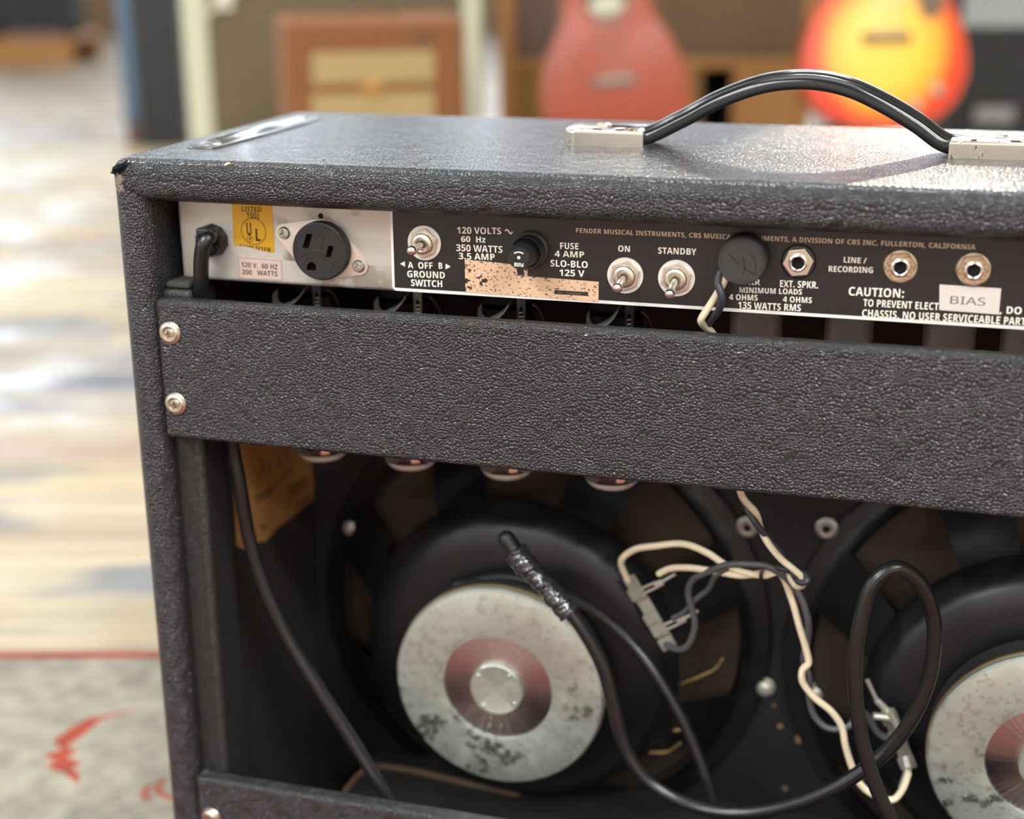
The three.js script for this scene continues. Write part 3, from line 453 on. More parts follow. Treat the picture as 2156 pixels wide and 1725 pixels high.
// ------- toggle switches
function toggle(wx, wy, wr, tx, ty, wmat) {
  const c = P(wx, wy, PZ + 0.001), r = P(wx + wr, wy, PZ + 0.001).x - c.x, o = part('toggle_switch', amp), tip = P(tx, ty, CZ + 0.0215), z0 = PZ;
  put('washer', spin([[r * 0.5, 0.0009], [r, 0.0009], [r, 0]], 40).translate(c.x, c.y, z0), wmat, o);
  const hexg = new THREE.Shape(); for (let k = 0; k < 6; k++) { const a = k * Math.PI / 3 + 0.35; hexg[k ? 'lineTo' : 'moveTo'](r * 0.86 * Math.cos(a), r * 0.86 * Math.sin(a)); } hexg.closePath();
  put('nut', plate(hexg, 0.0024, 0.0004).translate(c.x, c.y, z0 + 0.0008), M.nickelWorn, o);
  put('bushing', spin([[r * 0.34, 0.0018], [r * 0.34, 0.0052], [r * 0.44, 0.0056], [r * 0.58, 0.0050], [r * 0.62, 0.0044], [r * 0.62, 0.0008]], 36).translate(c.x, c.y, z0), M.nickelWorn, o);
  put('bushing_mouth', spin([[r * 0.36, 0.003], [0, 0.003]], 24).translate(c.x, c.y, z0), M.hole, o);
  const base = V(c.x, c.y, z0 + 0.003), d = tip.clone().sub(base), L = d.length();
  const lv = new THREE.LatheGeometry([[0.0, 0], [0.0021, 0.0], [0.0023, 0.1], [0.0018, 0.22], [0.0018, 0.4], [0.0022, 0.7], [0.0026, 0.86], [0.0025, 0.94], [0.0017, 0.985], [0, 1]].map(([q, h]) => new THREE.Vector2(q * 1.0, h * L)), 24);
  put('lever', lv.applyQuaternion(new THREE.Quaternion().setFromUnitVectors(V(0, 1, 0), d.normalize())).translate(base.x, base.y, base.z), M.nickel, o);
}
toggle(893, 512, 35, 864, 530, M.washer); toggle(1316, 580.5, 38, 1298, 610, M.washer); toggle(1424, 586, 39, 1408.5, 624, M.washer);
// ------- fuse holder with fluted cap
{
  const c = P(1119, 524, CZ), o = part('fuse_holder', amp), f = V(0.2315, 0.4655, CZ);
  put('collar', spin([[0.006, 0.0036], [0.0092, 0.0036], [0.0100, 0.0028], [0.0102, 0.0006], [0.0102, 0]], 40).translate(c.x, c.y, PZ), mat({ color: lin(0.04, 0.025, 0.018), roughness: 0.4 }), o);
  const flute = new THREE.Shape(); for (let k = 0; k < 120; k++) { const a = k / 120 * Math.PI * 2, q = 0.0078 - 0.0005 * Math.abs(Math.sin(a * 15)); flute[k ? 'lineTo' : 'moveTo'](q * Math.cos(a), q * Math.sin(a)); } flute.closePath();
  put('barrel', spin([[0.0086, 0.0005], [0.0086, 0.0110], [0.0080, 0.0120]], 40).translate(c.x, c.y, PZ), M.blackPlastic, o);
  const fc = plate(flute, 0.0130, 0.0006), fp = fc.attributes.position; for (let i = 0; i < fp.count; i++) { const k = 1.04 - 0.26 * fp.getZ(i) / 0.013; fp.setXY(i, fp.getX(i) * k, fp.getY(i) * k); }
  put('fluted_cap', fc.translate(c.x, c.y, PZ + 0.0110), M.blackPlastic, o);
  const tex = canvasTex(256, 256, (g) => { g.fillStyle = '#151414'; g.fillRect(0, 0, 256, 256); g.strokeStyle = g.fillStyle = '#efece6'; g.lineWidth = 13; g.beginPath(); g.arc(128, 150, 96, -2.2, -0.95); g.stroke(); g.beginPath(); g.arc(128, 118, 19, 0, 7); g.fill(); g.save(); g.translate(128, 196); g.rotate(Math.PI); g.font = 'bold 60px sans-serif'; g.textAlign = 'center'; g.scale(0.85, 1); g.fillText('FUSE', 0, 14); g.restore(); });
  const cz = PZ + 0.0240; put('cap_print', faceUV(spin([[0.0056, 0.0001], [0.0054, 0.0005], [0, 0.0005]], 40).translate(c.x, c.y, cz), c.x - 0.0056, c.x + 0.0056, c.y - 0.0056, c.y + 0.0056), mat({ map: tex, roughness: 0.4 }), o);
}
// ------- quarter-inch jacks
function jack(px, py, pr, m, wm, deep) {
  const c = P(px, py, PZ + 0.002), r = P(px + pr, py, PZ + 0.002).x - c.x, o = part('jack_socket', amp);
  put('washer', spin([[r * 0.5, 0.0008], [r * 0.93, 0.0008], [r, 0.0014], [r * 1.02, 0.0009], [r * 1.02, 0]], 44).translate(c.x, c.y, PZ), wm, o);
  const hexg = new THREE.Shape(); for (let k = 0; k < 6; k++) { const a = k * Math.PI / 3 + 0.15; hexg[k ? 'lineTo' : 'moveTo'](r * 0.90 * Math.cos(a), r * 0.90 * Math.sin(a)); } hexg.closePath(); const hl = new THREE.Path(); hl.absarc(0, 0, r * 0.42, 0, Math.PI * 2, true); hexg.holes.push(hl);
  put('nut', plate(hexg, 0.0030, 0.0005).translate(c.x, c.y, PZ + 0.0007), m, o);
  put('sleeve', spin([[r * 0.37, -0.006], [r * 0.37, 0.0050], [r * 0.43, 0.0054], [r * 0.53, 0.0050], [r * 0.56, 0.0030]], 36).translate(c.x, c.y, PZ), M.nickel, o);
  put('jack_mouth', spin([[r * 0.40, deep], [0, deep]], 24).translate(c.x, c.y, PZ), M.hole, o);
}
jack(1681, 552, 37, M.nickelWorn, mat({ color: lin(0.05, 0.05, 0.05), roughness: 0.3, metalness: 0.6 }), 0.0008); jack(1896, 562, 38, M.rusty, M.nickelWorn, 0.0008); jack(2050, 568, 39, M.rusty, M.nickelWorn, 0.0010);
// ------- power tubes hanging under the chassis, their spring brackets
{
  const tubes = [[655, 968], [845, 990], [1050, 1006], [1275, 1033]], br = [[667, 607], [880, 622], [1098, 637], [1326, 652]];
  tubes.forEach(([x, y], i) => {
    const c = P(x, y - 4, -0.082), o = part('power_tube', amp, V(c.x, 0, -0.100)), R = 0.0172, y0 = 0.3055;
    const prof = [[0, 0], [R * 0.45, 0.0004], [R * 0.78, 0.0016], [R * 0.93, 0.0046], [R, 0.010], [R, 0.066], [R * 0.9, 0.074], [R * 0.8, 0.080]];
    const g = new THREE.LatheGeometry(prof.map(([r, h]) => new THREE.Vector2(r, y0 + h)), 40);
    put('glass_envelope', g, M.glass, o);
    put('painted_rim_glint', new THREE.LatheGeometry([[R * 0.6, 0.0009], [R * 0.78, 0.0016], [R * 0.93, 0.0046], [R * 0.96, 0.0058]].map(([r, h]) => new THREE.Vector2(r * 0.985, y0 + 0.0003 + h)), 40), M.rimGlint, o);  // whitish ring painting the bright rim of light in the glass
    put('painted_reflection', new THREE.LatheGeometry([[R * 1.004, 0.0085], [R * 1.004, 0.030]].map(([r, h]) => new THREE.Vector2(r, y0 + h)), 8, 0.36, 0.30), M.peach, o);  // peach patch painting the pink reflection on the glass
    put('inner_plates', merge([new THREE.CylinderGeometry(R * 0.80, R * 0.80, 0.055, 24).translate(0, y0 + 0.036, 0), new THREE.CylinderGeometry(R * 0.86, R * 0.86, 0.0015, 24).translate(0, y0 + 0.012, 0), new THREE.CylinderGeometry(R * 0.86, R * 0.86, 0.0015, 24).translate(0, y0 + 0.068, 0), new THREE.TorusGeometry(R * 0.3, 0.0012, 8, 20).rotateX(Math.PI / 2).translate(0, y0 + 0.007, 0)]), M.getter, o);
    put('tube_base', new THREE.CylinderGeometry(R * 0.98, R * 0.98, 0.030, 32).translate(0, y0 + 0.094, 0), M.blackPlastic, o);
    put('tube_socket', new THREE.CylinderGeometry(R * 1.15, R * 1.15, 0.0175, 32).translate(0, 0.4275, 0), M.blackPlastic, o);
  });
  br.forEach(([x, y], i) => {
    const c = P(x, y, -0.060), o = part('tube_retainer', amp);
    const tab = new THREE.Shape(); const w = 0.0026, top = 0.4365, bot = c.y - 0.014; tab.moveTo(-w, top); tab.lineTo(-w * 0.9, bot); tab.lineTo(w * 0.9, bot); tab.lineTo(w, top); const hl = new THREE.Path(); hl.absellipse(0, c.y - 0.0058, w * 0.55, 0.0034, 0, Math.PI * 2, true); tab.holes.push(hl);
    put('tab', plate(tab, 0.0009).translate(c.x, 0, -0.060), mat({ color: lin([0.18, 0.42, 0.20, 0.10][i], [0.18, 0.40, 0.20, 0.10][i], [0.18, 0.34, 0.20, 0.11][i]), roughness: 0.4, metalness: 1 }), o);
    const hel = []; for (let k = 0; k <= 90; k++) { const a = k / 90 * Math.PI * 2 * 7; hel.push(V(c.x + 0.0016 * Math.cos(a), c.y - 0.0050 - 0.016 * k / 90, -0.0600 + 0.0016 * Math.sin(a))); }
    put('coil_spring', new THREE.TubeGeometry(new THREE.CatmullRomCurve3(hel), 240, 0.00045, 6), M.nickel, o);
    // bent spring strips either side
    for (const s of [-1, 1]) {
      const pts = s < 0 ? [[-22, -22], [-30, -8], [-44, 6], [-62, 17], [-76, 22], [-86, 14], [-88, -10]] : [[24, -16], [36, -6], [44, 8], [50, 26]];
      const path = pts.map(([dx, dy]) => P(x + dx, y + 17 + dy, -0.066)), pos = [], idx = [], cu = curve(path), n = 28, hw = s < 0 ? 0.0038 : 0.001;
      for (let k = 0; k <= n; k++) { const p = cu.getPointAt(k / n); for (const [a, b] of [[hw, 0], [-hw, 0], [-hw, -0.0008], [hw, -0.0008]]) pos.push(p.x, p.y + b - a * 0.25, p.z + a); }
      for (let k = 0; k < n; k++) for (let j = 0; j < 4; j++) { const a = k * 4 + j, b = k * 4 + (j + 1) % 4; idx.push(a, b, a + 4, b, b + 4, a + 4); }
      const g = new THREE.BufferGeometry(); g.setAttribute('position', new THREE.Float32BufferAttribute(pos, 3)); g.setIndex(idx);
      put('spring_strip', toCreasedNormals(g.toNonIndexed(), 0.7), s < 0 ? M.spring : M.steel, o);
    }
  });
  // metal shields over the small tubes
  for (const [xa, xb, y] of [[1530, 1643, 690], [1733, 1838, 700], [1943, 2058, 712], [2108, 2215, 725]]) {
    const a = P(xa, y, -0.072), b = P(xb, y, -0.072), r = (b.x - a.x) / 2;
    put('tube_shield', new THREE.LatheGeometry([[0, 0.366], [r * 0.9, 0.366], [r, 0.370], [r, 0.4272], [r * 1.06, 0.4275], [r * 1.06, 0.4290], [r, 0.4295], [r * 0.94, 0.4365]].map(([q, h]) => new THREE.Vector2(q, h)), 40).translate((a.x + b.x) / 2, 0, -0.072 - r), M.shield, amp);
  }
}
// ------- handle: moulded strap held by two plated end caps
{
  const HZ = -0.1245, hd = part('handle', amp);
  const pts = [[1290, 306], [1330, 302], [1362, 291], [1440, 250], [1520, 208], [1600, 179], [1660, 169], [1720, 169], [1790, 184], [1860, 216], [1930, 258], [1985, 297], [2020, 313], [2070, 322]].map(([x, y]) => P(x, y, HZ)).map((p) => V(p.x, Math.max(p.y, AH + 0.0050), HZ));
  const cu = curve(pts), n = 120, prof = [], HW = 0.0125, TH = 0.0044;
  // cross-section: flat strap, rounded rims, two shallow grooves on top
  for (const [b, a] of [[-HW, -0.6], [-HW * 0.97, -0.9], [-HW * 0.9, -1], [-HW * 0.4, -1], [HW * 0.4, -1], [HW * 0.9, -1], [HW * 0.97, -0.9], [HW, -0.6], [HW, -0.1], [HW * 0.97, 0.25], [HW * 0.9, 0.55], [HW * 0.8, 0.75], [HW * 0.70, 0.82], [HW * 0.64, 0.74], [HW * 0.58, 0.86], [HW * 0.40, 1.1], [HW * 0.2, 1.22], [0, 1.26], [-HW * 0.2, 1.22], [-HW * 0.40, 1.1], [-HW * 0.58, 0.86], [-HW * 0.64, 0.74], [-HW * 0.70, 0.82], [-HW * 0.8, 0.75], [-HW * 0.9, 0.55], [-HW * 0.97, 0.25], [-HW, -0.1]].map(([b, a]) => [b, a * TH])) prof.push([a, b]);
  const pos = [], idx = [], uv = [], m = prof.length;
  for (let i = 0; i <= n; i++) { const p = cu.getPointAt(i / n), t = cu.getTangentAt(i / n), N = V(-t.y, t.x, 0).normalize(); prof.forEach(([a, b], j) => { pos.push(p.x + N.x * a, p.y + N.y * a, p.z + b); uv.push(i / n * 0.25, j / m * 0.05); }); }
  for (let i = 0; i < n; i++) for (let j = 0; j < m; j++) { const a = i * m + j, b = i * m + (j + 1) % m; idx.push(a, b, a + m, b, b + m, a + m); }
  const g = new THREE.BufferGeometry(); g.setAttribute('position', new THREE.Float32BufferAttribute(pos, 3)); g.setAttribute('uv', new THREE.Float32BufferAttribute(uv, 2)); g.setIndex(idx); g.computeVertexNormals();
  put('strap', g, M.blackRubber, hd);
  const rust = dataTex(512, 256, (u, v) => { const k = smooth(0.59, 0.66, fbm(u, v * 0.5, 10, 5, 140)) * (0.5 + 0.5 * smooth(0.4, 0.6, fbm(u, v, 30, 3, 141))); return [0.86 - 0.52 * k, 0.83 - 0.58 * k, 0.79 - 0.60 * k]; }, true);
  const rough = dataTex(512, 256, (u, v) => 0.20 + 0.6 * smooth(0.58, 0.66, fbm(u, v * 0.5, 10, 5, 140)));
  const cap = mat({ color: lin(0.95, 0.93, 0.9), map: scaled(rust, 0.075, 0.05), roughnessMap: scaled(rough, 0.075, 0.05), roughness: 1, metalness: 0.95 });
  const capShape = (len) => { const s = new THREE.Shape(), w = 0.0165, r = 0.009; s.moveTo(0, -w); s.lineTo(len - r, -w); s.absarc(len - r, -w + r, r, -Math.PI / 2, 0); s.lineTo(len, w - r); s.absarc(len - r, w - r, r, 0, Math.PI / 2); s.lineTo(0, w); s.closePath(); return s; };
  const mk = (x, flip, len) => { let e = new THREE.ExtrudeGeometry(capShape(len), { depth: 0.0078, bevelEnabled: true, bevelSize: 0.0024, bevelOffset: -0.0024, bevelThickness: 0.0024, bevelSegments: 4, curveSegments: 10 }); e = toCreasedNormals(e, 0.5).rotateX(-Math.PI / 2); if (flip) e.rotateY(Math.PI); e.translate(x, AH - 0.0005, HZ); const c = put('end_cap', boxUV(e), cap, hd); return c; };
  const c1 = mk(0.2752, true, 0.047), c2 = mk(0.4402, false, 0.047);
  for (const x of [0.2752 - 0.026, 0.4402 + 0.026]) put('cap_screw', crossHead(0.0042, 0.0016).rotateX(-Math.PI / 2).translate(x, AH + 0.0100, HZ), M.nickelWorn, hd);
}
// ------- long metal glide strip on the top by the left edge
{
  const o = part('glide_strip', amp), a = PY(437, 312, AH), b = PY(655, 249, AH), L = a.distanceTo(b), w = 0.0098;
  const s = new THREE.Shape(); s.moveTo(-w, 0.012); s.absarc(-w + 0.006, 0.006, 0.006, Math.PI, Math.PI * 1.5); s.lineTo(w - 0.006, 0); s.absarc(w - 0.006, 0.006, 0.006, -Math.PI / 2, 0); s.lineTo(w, L - 0.012); s.absarc(w - 0.006, L - 0.006, 0.006, 0, Math.PI / 2); s.absarc(-w + 0.006, L - 0.006, 0.006, Math.PI / 2, Math.PI); s.closePath();
  const X = (a.x + b.x) / 2 - 0.0015, Zn = Math.max(a.z, b.z) + 0.004;
  put('strip_base', plate(s, 0.0014, 0.0005).rotateX(-Math.PI / 2).translate(X, AH - 0.0004, Zn), M.strip, o);
  const ridge = [[-0.0058, 0], [-0.0048, 0.0016], [-0.003, 0.0027], [0, 0.0031], [0.003, 0.0027], [0.0048, 0.0016], [0.0058, 0]];
  put('strip_ridge', plate(outline(ridge), L - 0.034, 0.0006).translate(X, AH + 0.0008, Zn - L + 0.017), M.strip, o);
  for (const z of [Zn - 0.0095, Zn - L + 0.0095]) put('rivet', spin([[0, 0.0019], [0.0022, 0.0017], [0.0040, 0.0008], [0.0045, 0]], 24).rotateX(-Math.PI / 2).translate(X, AH + 0.0008, z), M.steel, o);
}
// ------- baffle, speakers
const BZ = -0.1965;
{
  const bf = put('baffle_board', boxUV(box(T, AW - T, AB + 0.022, OPEN - 0.005, BZ - 0.012, BZ)), M.baffle, amp);
  const ringNut = spin([[0.0026, 0.0], [0.0030, 0.004], [0.0046, 0.0042], [0.0056, 0.0030], [0.0072, 0.0018], [0.0076, 0]], 28), acorn = spin([[0, 0.0072], [0.0030, 0.0066], [0.0052, 0.0045], [0.0056, 0.0020], [0.0068, 0.0014], [0.0070, 0]], 24);
  for (const [x, y, k] of [[1573, 1112, 0], [1740, 1115, 0], [1610, 1450, 1], [1722, 1460, 1], [738, 1112, 1], [790, 1425, 2], [1966, 1722, 1]]) { const bz = k === 2 ? -0.180 : BZ + 0.0032, q = P(x, y, bz + 0.003); put('speaker_bolt', k ? acorn : ringNut, M.tinned, bf).position.set(q.x, q.y, bz); if (!k) put('bolt_hole', spin([[0.0028, 0.002], [0, 0.002]], 16), M.hole, bf).position.set(q.x, q.y, BZ + 0.0032); }
  // spots where the black paint has chipped
  const chip = mat({ color: lin(0.30, 0.17, 0.08), roughness: 0.9 });
  for (const [x, y, r] of [[1643, 1530, 0.0018], [1683, 1557, 0.0032], [1653, 1661, 0.0018], [1630, 1487, 0.0011], [1700, 1566, 0.0012]]) { const q = P(x, y, BZ); const g = new THREE.SphereGeometry(1, 14, 8), p = g.attributes.position; for (let i = 0; i < p.count; i++) { const n = 0.6 + 0.7 * noise(p.getX(i) * 2 + 9 + x, p.getY(i) * 2 + 9, 4096, 7); p.setXY(i, p.getX(i) * n, p.getY(i) * n); } put('paint_chip', g.scale(r, r, 0.0006), chip, bf).position.set(q.x, q.y, BZ); }
}
function speaker(cx, cy, label, leads) {
  const o = part('speaker', amp, V(cx, cy, -0.0855)); o.userData.label = label; o.rotation.x = -0.01;
  const R = 0.0688;
  const dirt = dataTex(512, 512, (u, v) => { const n = fbm(u, v, 7, 5, 150 + Math.round(cx * 10)), f = fbm(u, v, 40, 3, 160), k = smooth(0.50, 0.66, n) * smooth(0.35, 0.62, f) * 0.75 * smooth(0.75, 0.25, v) + smooth(0.62, 0.7, f) * 0.15; return [0.86 - 0.52 * k, 0.87 - 0.52 * k, 0.83 - 0.52 * k]; }, true, false);
  const rgh = dataTex(256, 256, (u, v) => 0.34 + 0.3 * fbm(u, v, 12, 4, 155));
  const zinc = mat({ color: lin(0.68, 0.69, 0.66), map: dirt, roughnessMap: rgh, roughness: 1, metalness: 0.75, bumpMap: dirt, bumpScale: 0.0002 });
  const bp = faceUV(spin([[0.0362, -0.0008], [0.0362, 0], [0.0375, 0.0002], [R - 0.0035, 0], [R - 0.0012, -0.0007], [R, -0.0024], [R, -0.0062], [R - 0.002, -0.0066]], 72), -R, R, -R, R);
  put('magnet_plate', bp, zinc, o);
  put('polished_ring', spin([[0.0178, -0.0010], [0.0364, -0.0010]].reverse(), 56), M.mirror, o);
  const hub = put('hub_cap', spin([[0.0176, -0.0012], [0.0176, 0.0014], [0.0168, 0.0022], [0.0152, 0.0018], [0, 0.0018]], 44), zinc, o);
  for (const a of [0.9, 2.5, 4.1, 5.7]) put('rivet', new THREE.SphereGeometry(0.0011, 10, 8).translate(0.0146 * Math.cos(a), 0.0146 * Math.sin(a), 0.0019), M.nickel, hub);
  put('glue_ring', spin([[R - 0.004, -0.0060], [R + 0.0002, -0.0066], [R + 0.0006, -0.0080], [R - 0.003, -0.0090]], 72), M.brass, o);
  put('magnet', spin([[R - 0.004, -0.0078], [R - 0.001, -0.0086], [R - 0.001, -0.0255], [R - 0.003, -0.027], [R - 0.006, -0.027], [R - 0.006, -0.034]], 72), M.ferrite, o);
  // stamped basket: dished back, open windows, flange on the baffle
  const end = -0.1105 , back = [[0.056, -0.0335], [0.082, -0.0345], [0.094, -0.0365], [0.101, -0.0410], [0.1055, -0.0475], [0.109, -0.055]], wall = [[0.109, -0.055], [0.118, -0.066], [0.146, -0.0985]], rim = [[0.146, -0.0985], [0.1495, -0.1030], [0.153, -0.1045], [0.1615, -0.1055], [0.1625, -0.1065], [0.1625, end]];
  const parts = [spin(back, 96), spin(rim, 96)];
  for (let k = 0; k < 8; k++) parts.push(spin(wall, 10, (k + 0.28) * Math.PI / 4, 0.33));
  put('basket', merge(parts), M.blackSteel, o);
  put('cone', spin([[0.040, -0.060], [0.060, -0.066], [0.10, -0.086], [0.142, -0.1035]], 72), M.cone, o);
  put('gasket', spin([[0.1450, end], [0.1450, -0.1040], [0.1500, -0.1060]], 72), M.cone, o);
  for (const l of leads) { const pts = l.map(([x, y]) => P(x, y, -0.150).sub(o.position)); put('tinsel_lead', cable(pts, 0.0009, 30, 8), M.brass, o); }
  return o;
}
speaker(0.1935, 0.1650, 'speaker with round zinc magnet, the one whose full magnet shows', [[[1430, 1440], [1475, 1422], [1508, 1405], [1521, 1386]], [[1372, 1547], [1410, 1538], [1450, 1532]], [[1368, 1582], [1405, 1580], [1432, 1563]], [[800, 1290], [805, 1315], [815, 1335]]]); speaker(0.1935 + 0.3335, 0.1650, 'speaker with zinc magnet cut off by the picture edge', [[[1830, 1350], [1845, 1372], [1860, 1382]], [[1960, 1660], [1990, 1675], [2015, 1690]]]);
// terminal strips riveted to the baskets
function terminals(a, b, z, lugs) {
  const o = part('terminal_strip', amp), A = P(a[0], a[1], z), B = P(b[0], b[1], z), d = B.clone().sub(A), L = d.length(), q = new THREE.Quaternion().setFromUnitVectors(V(0, -1, 0), d.clone().normalize());
  const place = (g) => g.applyQuaternion(q).translate(A.x, A.y, A.z);
  put('strip_board', place(rbox(-0.0042, 0.0042, -L, 0, -0.0018, 0.0, 0.0008)), M.terminal, o);
  for (const [t, s] of lugs) {
    const y = -L * t;
    put('solder_lug', place(merge([rbox(-0.0050, 0.0050, y - 0.0042, y + 0.0042, 0, 0.0032, 0.001), new THREE.CylinderGeometry(0.0022, 0.0022, 0.005, 14).rotateX(Math.PI / 2).translate(0, y, 0.002)])), M.terminal, o);
    if (s) put('spade_clip', place(merge([rbox(0.004, 0.0145, y + 0.0008, y + 0.0022, 0.0005, 0.0022, 0.0004), rbox(0.004, 0.0145, y - 0.0026, y - 0.0012, 0.0005, 0.0022, 0.0004), rbox(0.0132, 0.0190, y - 0.0022, y + 0.0018, 0.0004, 0.0028, 0.0006), bar(V(0.018, y, 0.0016), V(0.029, y + 0.001, 0.002), 0.0011)])), M.tinned, o);
  }
  return o;
}
terminals([1322, 1215], [1412, 1362], -0.112, [[0.22, 1], [0.58, 0], [0.74, 1], [0.93, 0]]);
terminals([1868, 1495], [1915, 1615], -0.110, [[0.12, 0], [0.45, 0], [0.9, 0]]);
// ------- paper tube chart inside the cabinet
{
  const X = T + 0.0014, q = [[486, 900], [640, 905], [664, 950], [662, 1052], [585, 1112], [560, 1140], [543, 1142], [522, 1160], [499, 1150]].map(([x, y]) => PX(x, y, X + 0.0003));
  const z0 = Math.min(...q.map((p) => p.z)), z1 = Math.max(...q.map((p) => p.z)), y0 = Math.min(...q.map((p) => p.y)), y1 = Math.max(...q.map((p) => p.y));
  const tex = canvasTex(768, 768, (g, w, h) => {
    g.fillStyle = '#9a6a35'; g.fillRect(0, 0, w, h);
    const at = (x, y) => { const p = PX(x, y, X + 0.0003); return [(z1 - p.z) / (z1 - z0) * w, (y1 - p.y) / (y1 - y0) * h]; };
    for (let i = 0; i < 500; i++) { g.fillStyle = `rgba(60,30,8,${0.10 * hash(i, 8)})`; g.fillRect(hash(i, 1) * w, hash(i, 2) * h, 3 + 12 * hash(i, 3), 2 + 8 * hash(i, 4)); }
    g.strokeStyle = '#2a160a'; g.fillStyle = '#2a160a'; g.lineWidth = 10;
    const seg = (...pts) => { g.beginPath(); pts.forEach(([x, y], i) => { const [u, v] = at(x, y); i ? g.lineTo(u, v) : g.moveTo(u, v); }); g.stroke(); };
    seg([535, 1050], [570, 1030], [615, 985]); seg([540, 1058], [575, 1034]); seg([545, 1110], [562, 1104]); seg([552, 1118], [563, 1112]); seg([542, 1005], [556, 985], [548, 965]); seg([568, 1000], [566, 970]); seg([590, 985], [588, 955]); seg([604, 968], [606, 945]); seg([625, 1068], [656, 1045]);
    const [u, v] = at(607, 1052), [u2, v2] = at(650, 1018); g.save(); g.translate(u, v); g.rotate(Math.atan2(v2 - v, u2 - u)); g.font = 'italic bold 120px serif'; g.scale(Math.hypot(u2 - u, v2 - v) / g.measureText('Fender').width, 0.9); g.fillText('Fender', 0, 0); g.restore();
    seg([612, 1050], [606, 1072]);
  });
  const sh = plate(outline(q.map((p) => [-p.z, p.y])), 0.0004), p = sh.attributes.position, uv = new Float32Array(p.count * 2);
  for (let i = 0; i < p.count; i++) { uv[2 * i] = (p.getX(i) + z1) / (z1 - z0); uv[2 * i + 1] = (p.getY(i) - y0) / (y1 - y0); }
  sh.setAttribute('uv', new THREE.BufferAttribute(uv, 2));
  put('tube_chart', sh.rotateY(Math.PI / 2).translate(X - 0.0002, 0, 0), mat({ map: tex, roughness: 0.85 }), amp).userData.label = 'browned paper chart pasted inside the cabinet side';
}
// ------- reverb tank in its vinyl bag on the cabinet floor
{
  const b = part('reverb_tank', amp);
  put('vinyl_bag', boxUV(rbox(0.066, 0.50, AB + 0.0235, 0.0478, -0.185, -0.052, 0.012, 5)), mat({ color: lin(0.020, 0.019, 0.017), roughness: 0.45, bumpMap: scaled(grain, 0.15), bumpScale: 0.002 }), b);
  put('bag_seam', cable([V(0.0685, 0.012, -0.060), V(0.0690, 0.036, -0.075), V(0.0720, 0.0465, -0.140), V(0.080, 0.0488, -0.150), V(0.16, 0.0485, -0.147), V(0.19, 0.0470, -0.145)], 0.0022, 90, 8), mat({ color: lin(0.10, 0.06, 0.028), roughness: 0.8 }), b);
}
// ------- loose cords lying inside the open back
const inAmp = (g) => g.rotateY(AMP_TURN).translate(0, LIFT, 0);
{
  const t = thing('taped_cord', 'black cord with its end wrapped in shiny tape, looping across the open cabinet back', 'cord');
  const pts = [P(1072, 1142, -0.055), P(1092, 1172, -0.054), P(1128, 1212, -0.053), P(1168, 1254, -0.052), P(1218, 1312, -0.051), P(1268, 1400, -0.050), P(1293, 1490, -0.049), P(1318, 1580, -0.048), P(1368, 1648, -0.047), P(1450, 1694, -0.046), P(1560, 1712, -0.044), P(1680, 1690, -0.043), P(1790, 1640, -0.043), P(1880, 1568, -0.044), P(1942, 1470, -0.044), P(1966, 1370, -0.044), P(1962, 1285, -0.043), P(1932, 1222, -0.040), P(1886, 1196, -0.036), P(1842, 1222, -0.032), P(1812, 1310, -0.029), P(1800, 1420, -0.027), P(1810, 1530, -0.026), P(1838, 1640, -0.026), P(1882, 1738, -0.028), P(1960, 1860, -0.040)];
  put('cord', inAmp(cable(pts, 0.0042, 320, 14)), M.cord, t);
  const tape = pts.slice(0, 5).map((p) => p.clone()); tape[4].lerp(tape[3], 0.35);
  put('tape_wrap', inAmp(varTube(tape, (s, a) => { const f = (s * 4.2 + a / (2 * Math.PI)) % 1, crumple = 0.0009 * noise(s * 40 + 7, a * 2 + 3, 512, 44); return s < 0.10 ? 0.0047 : 0.0054 + 0.0014 * f + crumple + 0.0007 * Math.sin(s * 9); }, 220, 28)), mat({ color: lin(0.02, 0.021, 0.024), roughness: 0.16, clearcoat: 0.8, clearcoatRoughness: 0.1 }), t);
  put('rubber_tip', inAmp(cable([pts[0].clone().lerp(pts[1], -0.25), pts[0], pts[0].clone().lerp(pts[1], 0.4)], 0.0050, 20, 16)), M.cord, t);
  const c2 = [P(960, 1232, -0.112), P(1060, 1215, -0.108), P(1150, 1235, -0.102), P(1220, 1266, -0.097), P(1300, 1325, -0.092), P(1370, 1405, -0.086), P(1428, 1500, -0.081), P(1472, 1600, -0.077), P(1503, 1700, -0.072), P(1512, 1738, -0.070)];
  tag(put('black_cord', inAmp(cable(c2, 0.0037, 160, 12)), M.cord), 'thin black cord running from behind the round magnet down to the cabinet floor', 'cord');
}
